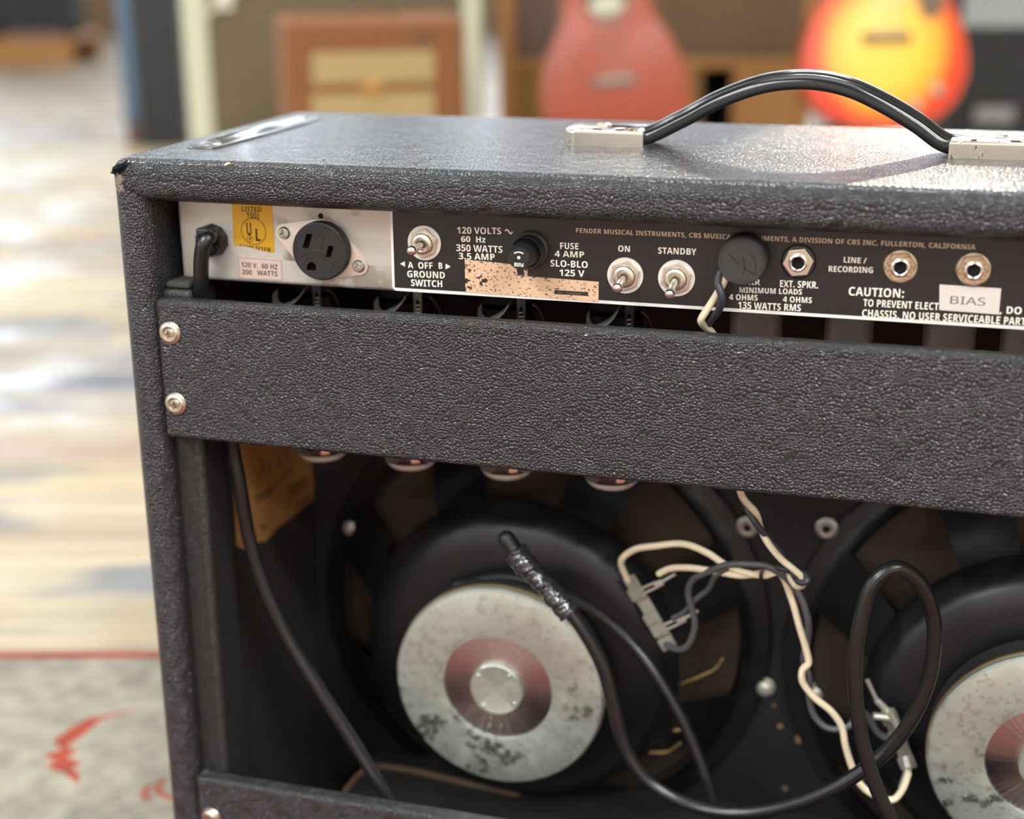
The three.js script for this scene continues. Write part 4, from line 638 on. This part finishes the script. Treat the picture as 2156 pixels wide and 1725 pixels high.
// ------- speaker cable: round plug in its jack, two twisted wires, clips
{
  const t = thing('speaker_cable', 'twisted white and black speaker wires with a round black plug in the speaker jack', 'cable');
  const c = P(1560, 553, -0.009);
  const plug = put('round_plug', inAmp(spin([[0, 0.0160], [0.0098, 0.0160], [0.0116, 0.0156], [0.0122, 0.0146], [0.0124, 0.0030], [0.0116, 0.0018], [0.006, 0.0016], [0.0058, -0.0010]], 56).translate(c.x, c.y, PZ + 0.0005)), mat({ color: lin(0.022, 0.018, 0.017), roughness: 0.5, bumpMap: scaled(grain, 0.02), bumpScale: 0.0001 }), t);
  const score = (l) => new THREE.TubeGeometry(curve(l.map(([x, y]) => P(1260 + x * 0.23191, 430 + y * 0.23191, PZ + 0.0165))), 24, 0.00022, 5);
  put('scored_mark', inAmp(merge([score([[1185, 458], [1230, 500], [1275, 540]]), score([[1310, 478], [1322, 540], [1325, 590], [1318, 630]]), score([[1322, 560], [1360, 605], [1420, 638]]), score([[1378, 450], [1412, 495], [1428, 560], [1420, 638]])])), M.hole, t);
  const f = (x, y, z) => P(x, y, z);
  const white = [f(1530, 578, -0.016), f(1524, 594, -0.017), f(1508, 622, -0.019), f(1487, 655, -0.020), f(1476, 674, -0.021), f(1484, 688, -0.026), f(1500, 702, -0.032), V(0.335, 0.40, -0.044), V(0.345, 0.36, -0.050), f(1560, 1040, -0.058), f(1592, 1082, -0.062), f(1601, 1112, -0.066), f(1616, 1142, -0.060), f(1645, 1178, -0.060), f(1672, 1200, -0.061), f(1688, 1216, -0.063), f(1690, 1232, -0.068), f(1676, 1234, -0.074), f(1662, 1216, -0.078), f(1640, 1206, -0.080)];
  put('white_wire', inAmp(cable(white, 0.0020, 240, 10)), M.whiteWire, t);
  const black = [f(1516, 575, -0.016), f(1511, 596, -0.015), f(1519, 622, -0.014), f(1515, 650, -0.017), f(1499, 672, -0.023), f(1490, 690, -0.030), V(0.338, 0.40, -0.048), V(0.343, 0.36, -0.054), f(1566, 1055, -0.064), f(1590, 1100, -0.060), f(1625, 1142, -0.064), f(1650, 1172, -0.066), f(1668, 1205, -0.068), f(1684, 1226, -0.062), f(1700, 1224, -0.060), f(1694, 1208, -0.064), f(1672, 1204, -0.070), f(1640, 1196, -0.076)];
  put('black_wire', inAmp(cable(black, 0.0020, 240, 10)), M.blackWire, t);
  // harness between the two speakers
  const w1 = [f(1322, 1222, -0.104), f(1308, 1182, -0.098), f(1335, 1158, -0.094), f(1380, 1150, -0.090), f(1440, 1146, -0.088), f(1490, 1165, -0.085), f(1525, 1188, -0.083), f(1570, 1206, -0.081), f(1610, 1212, -0.079), f(1640, 1206, -0.079), f(1665, 1256, -0.080), f(1682, 1315, -0.080), f(1698, 1370, -0.080), f(1702, 1398, -0.079), f(1690, 1410, -0.077), f(1690, 1435, -0.076), f(1712, 1466, -0.076), f(1750, 1498, -0.078), f(1772, 1530, -0.080), f(1780, 1570, -0.080), f(1792, 1610, -0.080), f(1810, 1650, -0.080), f(1835, 1672, -0.081), f(1880, 1684, -0.083), f(1900, 1662, -0.085), f(1912, 1630, -0.088)];
  put('white_wire', inAmp(cable(w1, 0.0021, 320, 10)), M.whiteWire, t);
  const w2 = [f(1388, 1208, -0.092), f(1410, 1198, -0.091), f(1450, 1196, -0.088), f(1510, 1204, -0.084), f(1560, 1212, -0.082), f(1610, 1206, -0.080), f(1650, 1200, -0.078)];
  put('white_wire', inAmp(cable(w2, 0.0021, 120, 10)), M.whiteWire, t);
  const g1 = [f(1404, 1358, -0.106), f(1425, 1368, -0.100), f(1446, 1362, -0.096), f(1460, 1335, -0.094), f(1463, 1310, -0.093), f(1456, 1280, -0.092), f(1449, 1250, -0.091), f(1458, 1222, -0.088), f(1490, 1205, -0.084), f(1530, 1190, -0.080), f(1575, 1188, -0.078), f(1618, 1194, -0.077), f(1660, 1222, -0.078), f(1688, 1262, -0.078), f(1702, 1310, -0.078), f(1700, 1352, -0.082), f(1692, 1390, -0.084), f(1702, 1420, -0.082), f(1704, 1470, -0.082), f(1716, 1510, -0.082), f(1745, 1534, -0.082), f(1785, 1530, -0.082), f(1815, 1500, -0.088), f(1850, 1545, -0.096), f(1880, 1560, -0.100)];
  put('grey_wire', inAmp(cable(g1, 0.0021, 320, 10)), M.greyWire, t);
  const g2 = [f(1418, 1302, -0.100), f(1440, 1290, -0.097), f(1465, 1262, -0.093), f(1492, 1240, -0.089), f(1505, 1215, -0.084), f(1530, 1196, -0.081)];
  put('grey_wire', inAmp(cable(g2, 0.0018, 90, 10)), M.greyWire, t);
  const cl = f(1609, 1205, -0.079); put('wire_tie', inAmp(new THREE.TorusGeometry(0.0052, 0.0012, 8, 20).rotateY(1.3).translate(cl.x, cl.y, cl.z)), M.blackPlastic, t);
  // bare clips by the second speaker
  const clip = (a, b, r) => bar(f(...a), f(...b), r);
  put('spade_clip', inAmp(merge([clip([1826, 1432, -0.100], [1846, 1475, -0.102], 0.0014), clip([1846, 1475, -0.102], [1872, 1500, -0.104], 0.0022), clip([1838, 1508, -0.100], [1876, 1512, -0.103], 0.0024), clip([1872, 1496, -0.102], [1896, 1545, -0.104], 0.0026)])), M.tinned, t);
  put('spade_clip', inAmp(merge([clip([1898, 1660, -0.088], [1912, 1620, -0.092], 0.0022), clip([1912, 1620, -0.092], [1906, 1596, -0.098], 0.0028)])), M.tinned, t);
}
// ------------------------------------------------------------------ the shop behind
const B = {
  rust: mat({ color: lin(0.20, 0.068, 0.015), roughness: 0.5, bumpMap: scaled(grain, 0.1), bumpScale: 0.0006 }),
  cream: mat({ color: lin(0.44, 0.31, 0.13), roughness: 0.85, bumpMap: scaled(clothTex, 0.05), bumpScale: 0.001 }),
  brassy: mat({ color: lin(0.42, 0.22, 0.06), roughness: 0.4, metalness: 0.6 }),
  fawn: mat({ color: lin(0.155, 0.115, 0.06), roughness: 0.9, bumpMap: scaled(clothTex, 0.06), bumpScale: 0.001 }),
  ivory: mat({ color: lin(0.56, 0.54, 0.38), roughness: 0.6 }),
  blackBox: mat({ color: lin(0.013, 0.013, 0.013), roughness: 0.5, bumpMap: scaled(grain, 0.05), bumpScale: 0.0006 }),
  blueBox: mat({ color: lin(0.075, 0.115, 0.16), roughness: 0.5, bumpMap: scaled(grain, 0.05), bumpScale: 0.0006 }),
  oak: mat({ color: lin(0.42, 0.20, 0.06), roughness: 0.5, bumpMap: scaled(woodTex, 0.5), bumpScale: 0.0006 }),
  mustard: mat({ color: lin(0.28, 0.14, 0.03), roughness: 0.6, bumpMap: scaled(woodTex, 0.5), bumpScale: 0.0006 }),
  brownCloth: mat({ color: lin(0.17, 0.105, 0.055), roughness: 0.9, bumpMap: scaled(clothTex, 0.06), bumpScale: 0.001 }),
  mauveCloth: mat({ color: lin(0.19, 0.125, 0.095), roughness: 0.9, bumpMap: scaled(clothTex, 0.06), bumpScale: 0.001 }),
  walnut: mat({ color: lin(0.10, 0.055, 0.03), roughness: 0.6 }),
  silver: mat({ color: lin(0.36, 0.39, 0.38), roughness: 0.45, metalness: 0.4 }),
  greyBadge: mat({ color: lin(0.28, 0.27, 0.27), roughness: 0.5, metalness: 0.3 }),
  standBlack: mat({ color: lin(0.02, 0.02, 0.02), roughness: 0.4 }),
};
{ // small rust-brown amplifier with a two-part cream grille, set on a crate
  const D = 2.8, TURN = 0.27, a = atDepth(598, 60, D), b = atDepth(978, 60, D), w = (b.x - a.x) / Math.cos(TURN) * 1.0, top = atDepth(780, 38, D).y, H = 0.43, base = top - H;
  const t = thing('suitcase_amplifier', 'small rust brown amplifier with two cream grille windows, set on a crate', 'amplifier', V(a.x, base, a.z), TURN);
  const W = (x, y) => { const d = wray(x, y), n = V(Math.sin(TURN), 0, Math.cos(TURN)), s = a.clone().sub(camera.position).dot(n) / d.dot(n), q = camera.position.clone().addScaledVector(d, s).sub(V(a.x, base, a.z)).applyAxisAngle(V(0, 1, 0), -TURN); return q; };
  const dp = 0.20;
  put('body', boxUV(rbox(0, w, 0, H, -dp, 0, 0.016, 4)), B.rust, t);
  const g0 = W(655, 112), g1 = W(916, 172), g2 = W(655, 200), g3 = W(916, 262);
  put('grille_window', boxUV(rbox(g0.x, g1.x, g1.y, g0.y, -0.004, 0.003, 0.003)), B.cream, t);
  put('grille_window', boxUV(rbox(g2.x, g3.x, g3.y, g2.y, -0.004, 0.003, 0.003)), B.cream, t);
  const k = W(787, 186); put('emblem', spin([[0, 0.006], [0.012, 0.005], [0.019, 0.003], [0.020, 0]], 28).translate(k.x, k.y, 0.0005), B.brassy, t);
  const s = W(893, 82); put('badge', rbox(s.x - 0.016, s.x + 0.016, s.y - 0.006, s.y + 0.006, 0, 0.003, 0.001), B.walnut, t);
  put('handle', new THREE.TorusGeometry(0.05, 0.008, 10, 30, Math.PI).scale(1, 0.45, 1).translate(w / 2, H - 0.002, -dp / 2), B.walnut, t);
  const c = thing('wooden_crate', 'low dark wooden crate under the small rust brown amplifier', 'crate', V(a.x, 0, a.z), TURN);
  for (const z of [-dp, -0.018]) for (const y of [0.003, 0.0725]) if (base > 0.05) put('slat', boxUV(rbox(0.0, w, y / 0.145 * base, (y + 0.062) / 0.145 * base, z, z + 0.018, 0.002)), B.walnut, c);
  for (const x of [0, w - 0.018]) put('side_board', boxUV(rbox(x, x + 0.018, 0.0, base - 0.0005, -dp + 0.018, -0.018, 0.002)), B.walnut, c);
  put('top_board', boxUV(rbox(0.018, w - 0.018, base - 0.014, base - 0.0005, -dp + 0.018, -0.018, 0.002)), B.walnut, c);
}
{ // big fawn speaker cabinet with ivory edges
  const D = 3.35, a = atDepth(385, 100, D), b = atDepth(1012, 100, D), w = b.x - a.x, H = 0.78, t = thing('speaker_cabinet', 'large fawn cloth speaker cabinet with ivory edging, behind the small rust brown amplifier', 'cabinet', V(a.x, 0, a.z), 0);
  const e = atDepth(440, 100, D).x - a.x, e2 = b.x - atDepth(975, 100, D).x;
  put('grille', boxUV(box(e, w - e2, 0.06, H - 0.04, -0.02, -0.012)), B.fawn, t);
  put('side_panel', boxUV(rbox(0, e, 0.012, H, -0.32, 0, 0.012)), B.ivory, t); put('side_panel', boxUV(rbox(w - e2, w, 0.012, H, -0.32, 0, 0.012)), B.ivory, t);
  put('top_panel', boxUV(rbox(e, w - e2, H - 0.04, H, -0.32, -0.001, 0.008)), B.ivory, t); put('bottom_panel', boxUV(rbox(e, w - e2, 0.012, 0.06, -0.32, -0.001, 0.008)), B.ivory, t); put('back_panel', boxUV(box(e, w - e2, 0.06, H - 0.04, -0.315, -0.30)), B.fawn, t);
  const q = atDepth(470, 12, D), r = atDepth(600, -30, D); put('trim_bar', bar(V(e, q.y - 0.02, -0.008), V(e + 0.16, q.y + 0.10, -0.008), 0.007), B.ivory, t);
  put('chrome_plate', rbox(q.x - a.x - 0.022, q.x - a.x + 0.022, q.y - 0.01, q.y + 0.05, -0.012, -0.004, 0.003), M.nickel, t);
  for (const x of [0.03, w - 0.05]) put('foot', boxUV(rbox(x, x + 0.05, 0, 0.013, -0.3, -0.03, 0.003)), B.blackBox, t);
}
{ // tall black cabinet with a blue side
  const f = onFloor(345, 312), l = onFloor(300, 312), r = onFloor(387, 312), w = r.x - l.x, s = onFloor(255, 250).x, t = thing('tall_cabinet', 'tall narrow black cabinet with a slate blue side panel, standing on the bare boards', 'cabinet', V(l.x, 0, f.z), 0);
  put('front_board', boxUV(rbox(0, w, 0.01, 1.15, -0.03, 0, 0.006)), B.blackBox, t);
  put('side_board', boxUV(rbox(-0.055, -0.001, 0.09, 1.15, -0.35, -0.004, 0.006)), B.blueBox, t);
  put('body', boxUV(rbox(0, w, 0.01, 1.148, -0.35, -0.031, 0.006)), B.blackBox, t);
  for (const z of [-0.33, -0.06]) put('foot', boxUV(rbox(-0.055, -0.001, 0, 0.089, z, z + 0.05, 0.006)), B.walnut, t);
}
{ // far end: black amplifier on a wooden plinth
  const f = onFloor(75, 140, 0), l = onFloor(-60, 140).x, r = onFloor(156, 140).x, h = 0.17, t = thing('wooden_plinth', 'low orange wood plinth at the far end of the boards', 'plinth', V(l, 0, f.z), 0);
  put('top_board', boxUV(rbox(0, r - l, h - 0.03, h, -0.6, 0, 0.006)), B.oak, t); put('front_board', boxUV(rbox(0.004, r - l - 0.004, 0, h - 0.031, -0.03, -0.004, 0.004)), B.oak, t); put('back_board', boxUV(rbox(0.004, r - l - 0.004, 0, h - 0.031, -0.596, -0.57, 0.004)), B.oak, t);
  const k = thing('stage_amplifier', 'black stage amplifier on the far orange wood plinth', 'amplifier', V(l + 0.05, h, f.z - 0.12), 0), w = r - l - 0.07;
  put('case', boxUV(rbox(0, w, 0.02, 0.62, -0.3, 0, 0.015)), B.blackBox, k); put('grille', boxUV(rbox(0.03, w - 0.2, 0.05, 0.5, 0.0005, 0.008, 0.003)), B.blackBox, k);
  for (const x of [0.04, w - 0.08]) put('foot', boxUV(rbox(x, x + 0.04, 0, 0.021, -0.28, -0.02, 0.003)), B.blackBox, k);
}
{ // wooden console with cloth front
  const D = 3.75, a = atDepth(1050, 100, D), b = atDepth(1712, 100, D), w = b.x - a.x, H = 0.95, t = thing('wooden_console', 'wide wooden console with brown cloth front, behind the two guitars', 'console', V(a.x, 0, a.z), 0);
  const X = (x) => atDepth(x, 100, D).x - a.x, Y = (y) => atDepth(1300, y, D).y, side = X(1086), led = Y(140);
  put('side_panel', boxUV(rbox(0, side, 0, H, -0.4, 0, 0.006)), B.oak, t); put('side_panel', boxUV(rbox(w - side * 0.6, w, 0, H, -0.4, 0, 0.006)), B.oak, t);
  put('cloth_panel', boxUV(rbox(side + 0.001, X(1300), led + 0.02, H - 0.03, -0.03, -0.018, 0.003)), B.mauveCloth, t);
  put('cloth_panel', boxUV(rbox(X(1302), w - side * 0.6 - 0.001, led + 0.02, H - 0.03, -0.03, -0.012, 0.003)), B.brownCloth, t);
  put('ledge', boxUV(rbox(side + 0.001, w - side * 0.6 - 0.001, led - 0.006, led + 0.019, -0.39, -0.006, 0.004)), B.oak, t); put('top_panel', boxUV(rbox(side + 0.001, w - side * 0.6 - 0.001, H - 0.029, H, -0.39, -0.003, 0.004)), B.oak, t);
  const h0 = X(1482), h1 = X(1548);
  put('lower_door', boxUV(rbox(side + 0.001, h0 - 0.001, 0.05, led - 0.007, -0.03, -0.012, 0.004)), B.mustard, t); put('lower_door', boxUV(rbox(h1 + 0.001, w - side * 0.6 - 0.001, 0.05, led - 0.007, -0.03, -0.012, 0.004)), B.oak, t);
  put('open_compartment', boxUV(merge([box(h0, h1, 0.05, led - 0.007, -0.39, -0.38), box(h0, h0 + 0.004, 0.05, led - 0.007, -0.38, -0.03), box(h1 - 0.004, h1, 0.05, led - 0.007, -0.38, -0.03)])), B.blackBox, t);
  put('kick_board', boxUV(rbox(side + 0.001, w - side * 0.6 - 0.001, 0, 0.049, -0.05, -0.03, 0.004)), B.walnut, t); put('back_panel', boxUV(box(side + 0.001, w - side * 0.6 - 0.001, 0.0, H - 0.03, -0.4, -0.391)), B.walnut, t);
}
// ---- guitars on stands
const half = [[0, 0], [0.32, 0.012], [0.62, 0.10], [0.86, 0.30], [0.985, 0.58], [1.0, 0.82], [0.95, 1.10], [0.82, 1.42], [0.66, 1.72], [0.595, 1.98], [0.62, 2.22], [0.68, 2.45], [0.70, 2.62], [0.64, 2.80], [0.46, 2.94], [0.2, 2.99], [0, 3.0]];
function guitarBody(s) { const pts = [...half, ...half.slice(1, -1).reverse().map(([x, y]) => [-x, y])].map(([x, y]) => V(x * s, y * s, 0)); const c = new THREE.CatmullRomCurve3(pts, true, 'centripetal').getPoints(140); return new THREE.Shape(c.map((p) => new THREE.Vector2(p.x, p.y))); }
function guitar(o) {
  // o.c: lower end of the body at floor coordinates, o.s: half width of the lower bout
  const t = thing('acoustic_guitar', o.label, 'guitar', o.pos, o.turn ?? 0, undefined), tilt = new THREE.Group();
  t.rotation.set(-0.16, o.turn ?? 0, o.roll, 'YXZ');
  const s = o.s, sh = guitarBody(s), dp = 0.095, hole = new THREE.Path(); hole.absarc(0, o.hole * s, 0.27 * s, 0, Math.PI * 2, true);
  put('sides', plate(guitarBody(s), dp, 0.004).translate(0, 0, -dp - 0.0031), o.side, t);
  const top = guitarBody(s * 0.992); top.holes.push(hole);
  put('top_board', faceUV(plate(top, 0.003, 0.0008).translate(0, 0, -0.003), -s, s, 0, 3 * s), o.top, t);
  put('binding', (() => { const p = sh.getPoints(), g = new THREE.TubeGeometry(new THREE.CatmullRomCurve3(p.map((q) => V(q.x, q.y, -0.001)), true), 200, 0.0024, 6, true); return g; })(), o.bind, t);
  put('sound_hole', spin([[0.27 * s, 0.0002], [0, 0.0002]], 32).translate(0, o.hole * s, -0.0031), M.hole, t);
  put('rosette', new THREE.RingGeometry(0.29 * s, 0.35 * s, 40).translate(0, o.hole * s, 0.0004), o.bind, t);
  const by = o.bridge * s; put('bridge', rbox(-0.30 * s, 0.30 * s, by - 0.055 * s, by + 0.055 * s, 0, 0.009, 0.003), o.bridgeMat ?? B.walnut, t);
  put('saddle', rbox(-0.20 * s, 0.20 * s, by + 0.004, by + 0.008, 0.009, 0.012, 0.001), B.ivory, t);
  put('fretboard', boxUV(rbox(-0.026, 0.026, 2.55 * s, 3.0 * s + 0.36, 0.0005, 0.009, 0.002)), B.walnut, t); put('neck', boxUV(rbox(-0.025, 0.025, 2.9 * s, 3.0 * s + 0.38, -0.022, 0, 0.008)), o.side, t);
  const hd = put('headstock', boxUV(rbox(-0.035, 0.035, 3.0 * s + 0.375, 3.0 * s + 0.55, -0.03, -0.012, 0.004)), B.walnut, t);
  for (const k of [-1, 1]) for (let j = 0; j < 3; j++) put('tuning_peg', spin([[0, 0.014], [0.007, 0.013], [0.008, 0.004], [0.003, 0]], 14).rotateY(k * Math.PI / 2).translate(k * 0.036, 3.0 * s + 0.41 + j * 0.05, -0.02), M.nickel, hd);
  for (let k = 0; k < 6; k++) put('string', bar(V((k - 2.5) * 0.011, by, 0.0115), V((k - 2.5) * 0.0072, 3.0 * s + 0.40, 0.0115), 0.0005, 5), M.nickel, t);
  for (const f of o.extra ?? []) f(t, s);
  return t;
}
function stand(x, y, z, label) {
  const t = thing('guitar_stand', label, 'stand', V(x, 0, z));
  put('yoke', merge([bar(V(-0.10, y - 0.022, -0.15), V(0.10, y - 0.022, -0.15), 0.008), bar(V(-0.10, y - 0.022, -0.15), V(-0.10, y - 0.022, 0.025), 0.008), bar(V(0.10, y - 0.022, -0.15), V(0.10, y - 0.022, 0.025), 0.008), bar(V(-0.10, y - 0.022, 0.022), V(-0.10, y + 0.015, 0.03), 0.008), bar(V(0.10, y - 0.022, 0.022), V(0.10, y + 0.015, 0.03), 0.008)]), B.standBlack, t);
  put('post', bar(V(0, 0.10, -0.15), V(0, y + 0.45, -0.26), 0.011), B.standBlack, t);
  for (const [lx, lz] of [[-0.2, 0.04], [0.2, 0.04], [0, -0.38]]) put('leg', bar(V(0, 0.14, -0.16), V(lx, 0.009, lz - 0.02), 0.009), B.standBlack, t);
}
{
  const reddish = (inner, mid, outer, seed_) => dataTex(256, 384, (u, v) => { const x = (u - 0.5) * 2, y = v * 3, d = Math.sqrt((x / 1.0) ** 2 + ((y - 0.95) / 1.05) ** 2), n = 0.06 * (fbm(u, v * 0.6, 20, 3, seed_) - 0.5), a = smooth(0.35, 0.72, d + n), b = smooth(0.62, 0.96, d + n); return [0, 1, 2].map((k) => (inner[k] * (1 - a) + mid[k] * a) * (1 - b) + outer[k] * b); }, true, false);
  const p1 = atDepth(1306, 322, 3.15), p2 = atDepth(1862, 268, 2.95);
  const s1 = (atDepth(1465, 200, 3.1).x - atDepth(1145, 200, 3.1).x) / 2, s2 = (atDepth(2037, 150, 2.9).x - atDepth(1687, 150, 2.9).x) / 2;
  const mahog = mat({ color: lin(1, 1, 1), map: dataTex(256, 384, (u, v) => { const l = 0.85 + 0.15 * noise(u * 60, v * 3, 60, 170) ; return [0.66 * l, 0.245 * l, 0.07 * l]; }, true), roughness: 0.4, clearcoat: 0.2, clearcoatRoughness: 0.25 });
  guitar({ pos: p1, s: s1, roll: 0.10, label: 'reddish mahogany acoustic guitar on a stand before the console', side: mat({ color: lin(0.34, 0.08, 0.02), roughness: 0.35, clearcoat: 0.5 }), top: mahog, bind: mat({ color: lin(0.30, 0.09, 0.03), roughness: 0.4 }), hole: 2.03, bridge: 0.95, bridgeMat: mat({ color: lin(0.16, 0.12, 0.09), roughness: 0.25, clearcoat: 0.6 }), extra: [(t, s) => put('hole_cover', spin([[0, 0.004], [0.22 * s, 0.004], [0.24 * s, 0.001]], 28).scale(1, 0.62, 1).translate(0, 1.95 * s, 0.0005), B.ivory, t)] });
  stand(p1.x, p1.y, p1.z, 'black tubular stand holding the mahogany guitar');
  const burst = mat({ color: lin(1, 1, 1), map: reddish([1.0, 0.78, 0.26], [1.0, 0.66, 0.16], [0.86, 0.22, 0.10], 180), roughness: 0.38, clearcoat: 0.25, clearcoatRoughness: 0.25 });
  guitar({ pos: p2, s: s2, roll: 0.02, label: 'cherry sunburst acoustic guitar with yellow centre on a stand', side: mat({ color: lin(0.45, 0.05, 0.02), roughness: 0.3, clearcoat: 0.5 }), top: burst, bind: mat({ color: lin(0.55, 0.16, 0.06), roughness: 0.4 }), hole: 2.0, bridge: 1.08,
    extra: [(t, s) => { const sh = new THREE.Shape(); sh.moveTo(0.30 * s, 1.95 * s); sh.quadraticCurveTo(0.36 * s, 1.40 * s, 0.50 * s, 1.28 * s); sh.quadraticCurveTo(0.70 * s, 1.30 * s, 0.72 * s, 1.5 * s); sh.quadraticCurveTo(0.55 * s, 1.8 * s, 0.44 * s, 2.1 * s); sh.closePath(); put('pickguard', plate(sh, 0.002).translate(0, 0, 0.0005), mat({ color: lin(0.16, 0.10, 0.05), roughness: 0.25 }), t); for (const [x, y] of [[0.64, 0.44], [0.37, 0.25]]) put('control_knob', spin([[0, 0.012], [0.009, 0.012], [0.012, 0.008], [0.013, 0]], 24).translate(x * s, y * s, 0.0005), mat({ color: lin(0.5, 0.36, 0.26), roughness: 0.3 }), t); }] });
  stand(p2.x, p2.y, p2.z, 'black tubular stand holding the sunburst guitar');
}
{ // black combo amplifier with a silver control panel
  const D = 3.45, a = atDepth(2010, 100, D), t = thing('combo_amplifier', 'black combo amplifier with a silver control panel, beside the sunburst guitar', 'amplifier', V(a.x, 0, a.z), 0), Y = (y) => atDepth(2080, y, D).y, w = 0.62, H = 0.66;
  put('case', boxUV(rbox(0, w, 0.015, H, -0.26, 0, 0.012)), B.blackBox, t);
  put('control_panel', boxUV(rbox(0.012, w - 0.012, Y(57), H - 0.02, 0.0005, 0.006, 0.002)), B.silver, t);
  put('grille', boxUV(rbox(0.03, w - 0.03, 0.05, Y(68), 0.0005, 0.007, 0.003)), B.blackBox, t);
  const l = atDepth(2050, 240, D).x - a.x, r = atDepth(2132, 240, D).x - a.x; put('name_badge', rbox(l, r, Y(258), Y(224), 0.0075, 0.010, 0.001), B.greyBadge, t);
  for (let k = 0; k < 7; k++) put('control_knob', spin([[0, 0.014], [0.008, 0.014], [0.010, 0.002], [0.013, 0]], 18).translate(0.06 + k * 0.075, (Y(57) + H) / 2, 0.006), B.blackBox, t);
  for (const x of [0.03, w - 0.07]) put('foot', boxUV(rbox(x, x + 0.04, 0, 0.016, -0.24, -0.02, 0.003)), B.blackBox, t);
}
renderer.render(scene, camera);
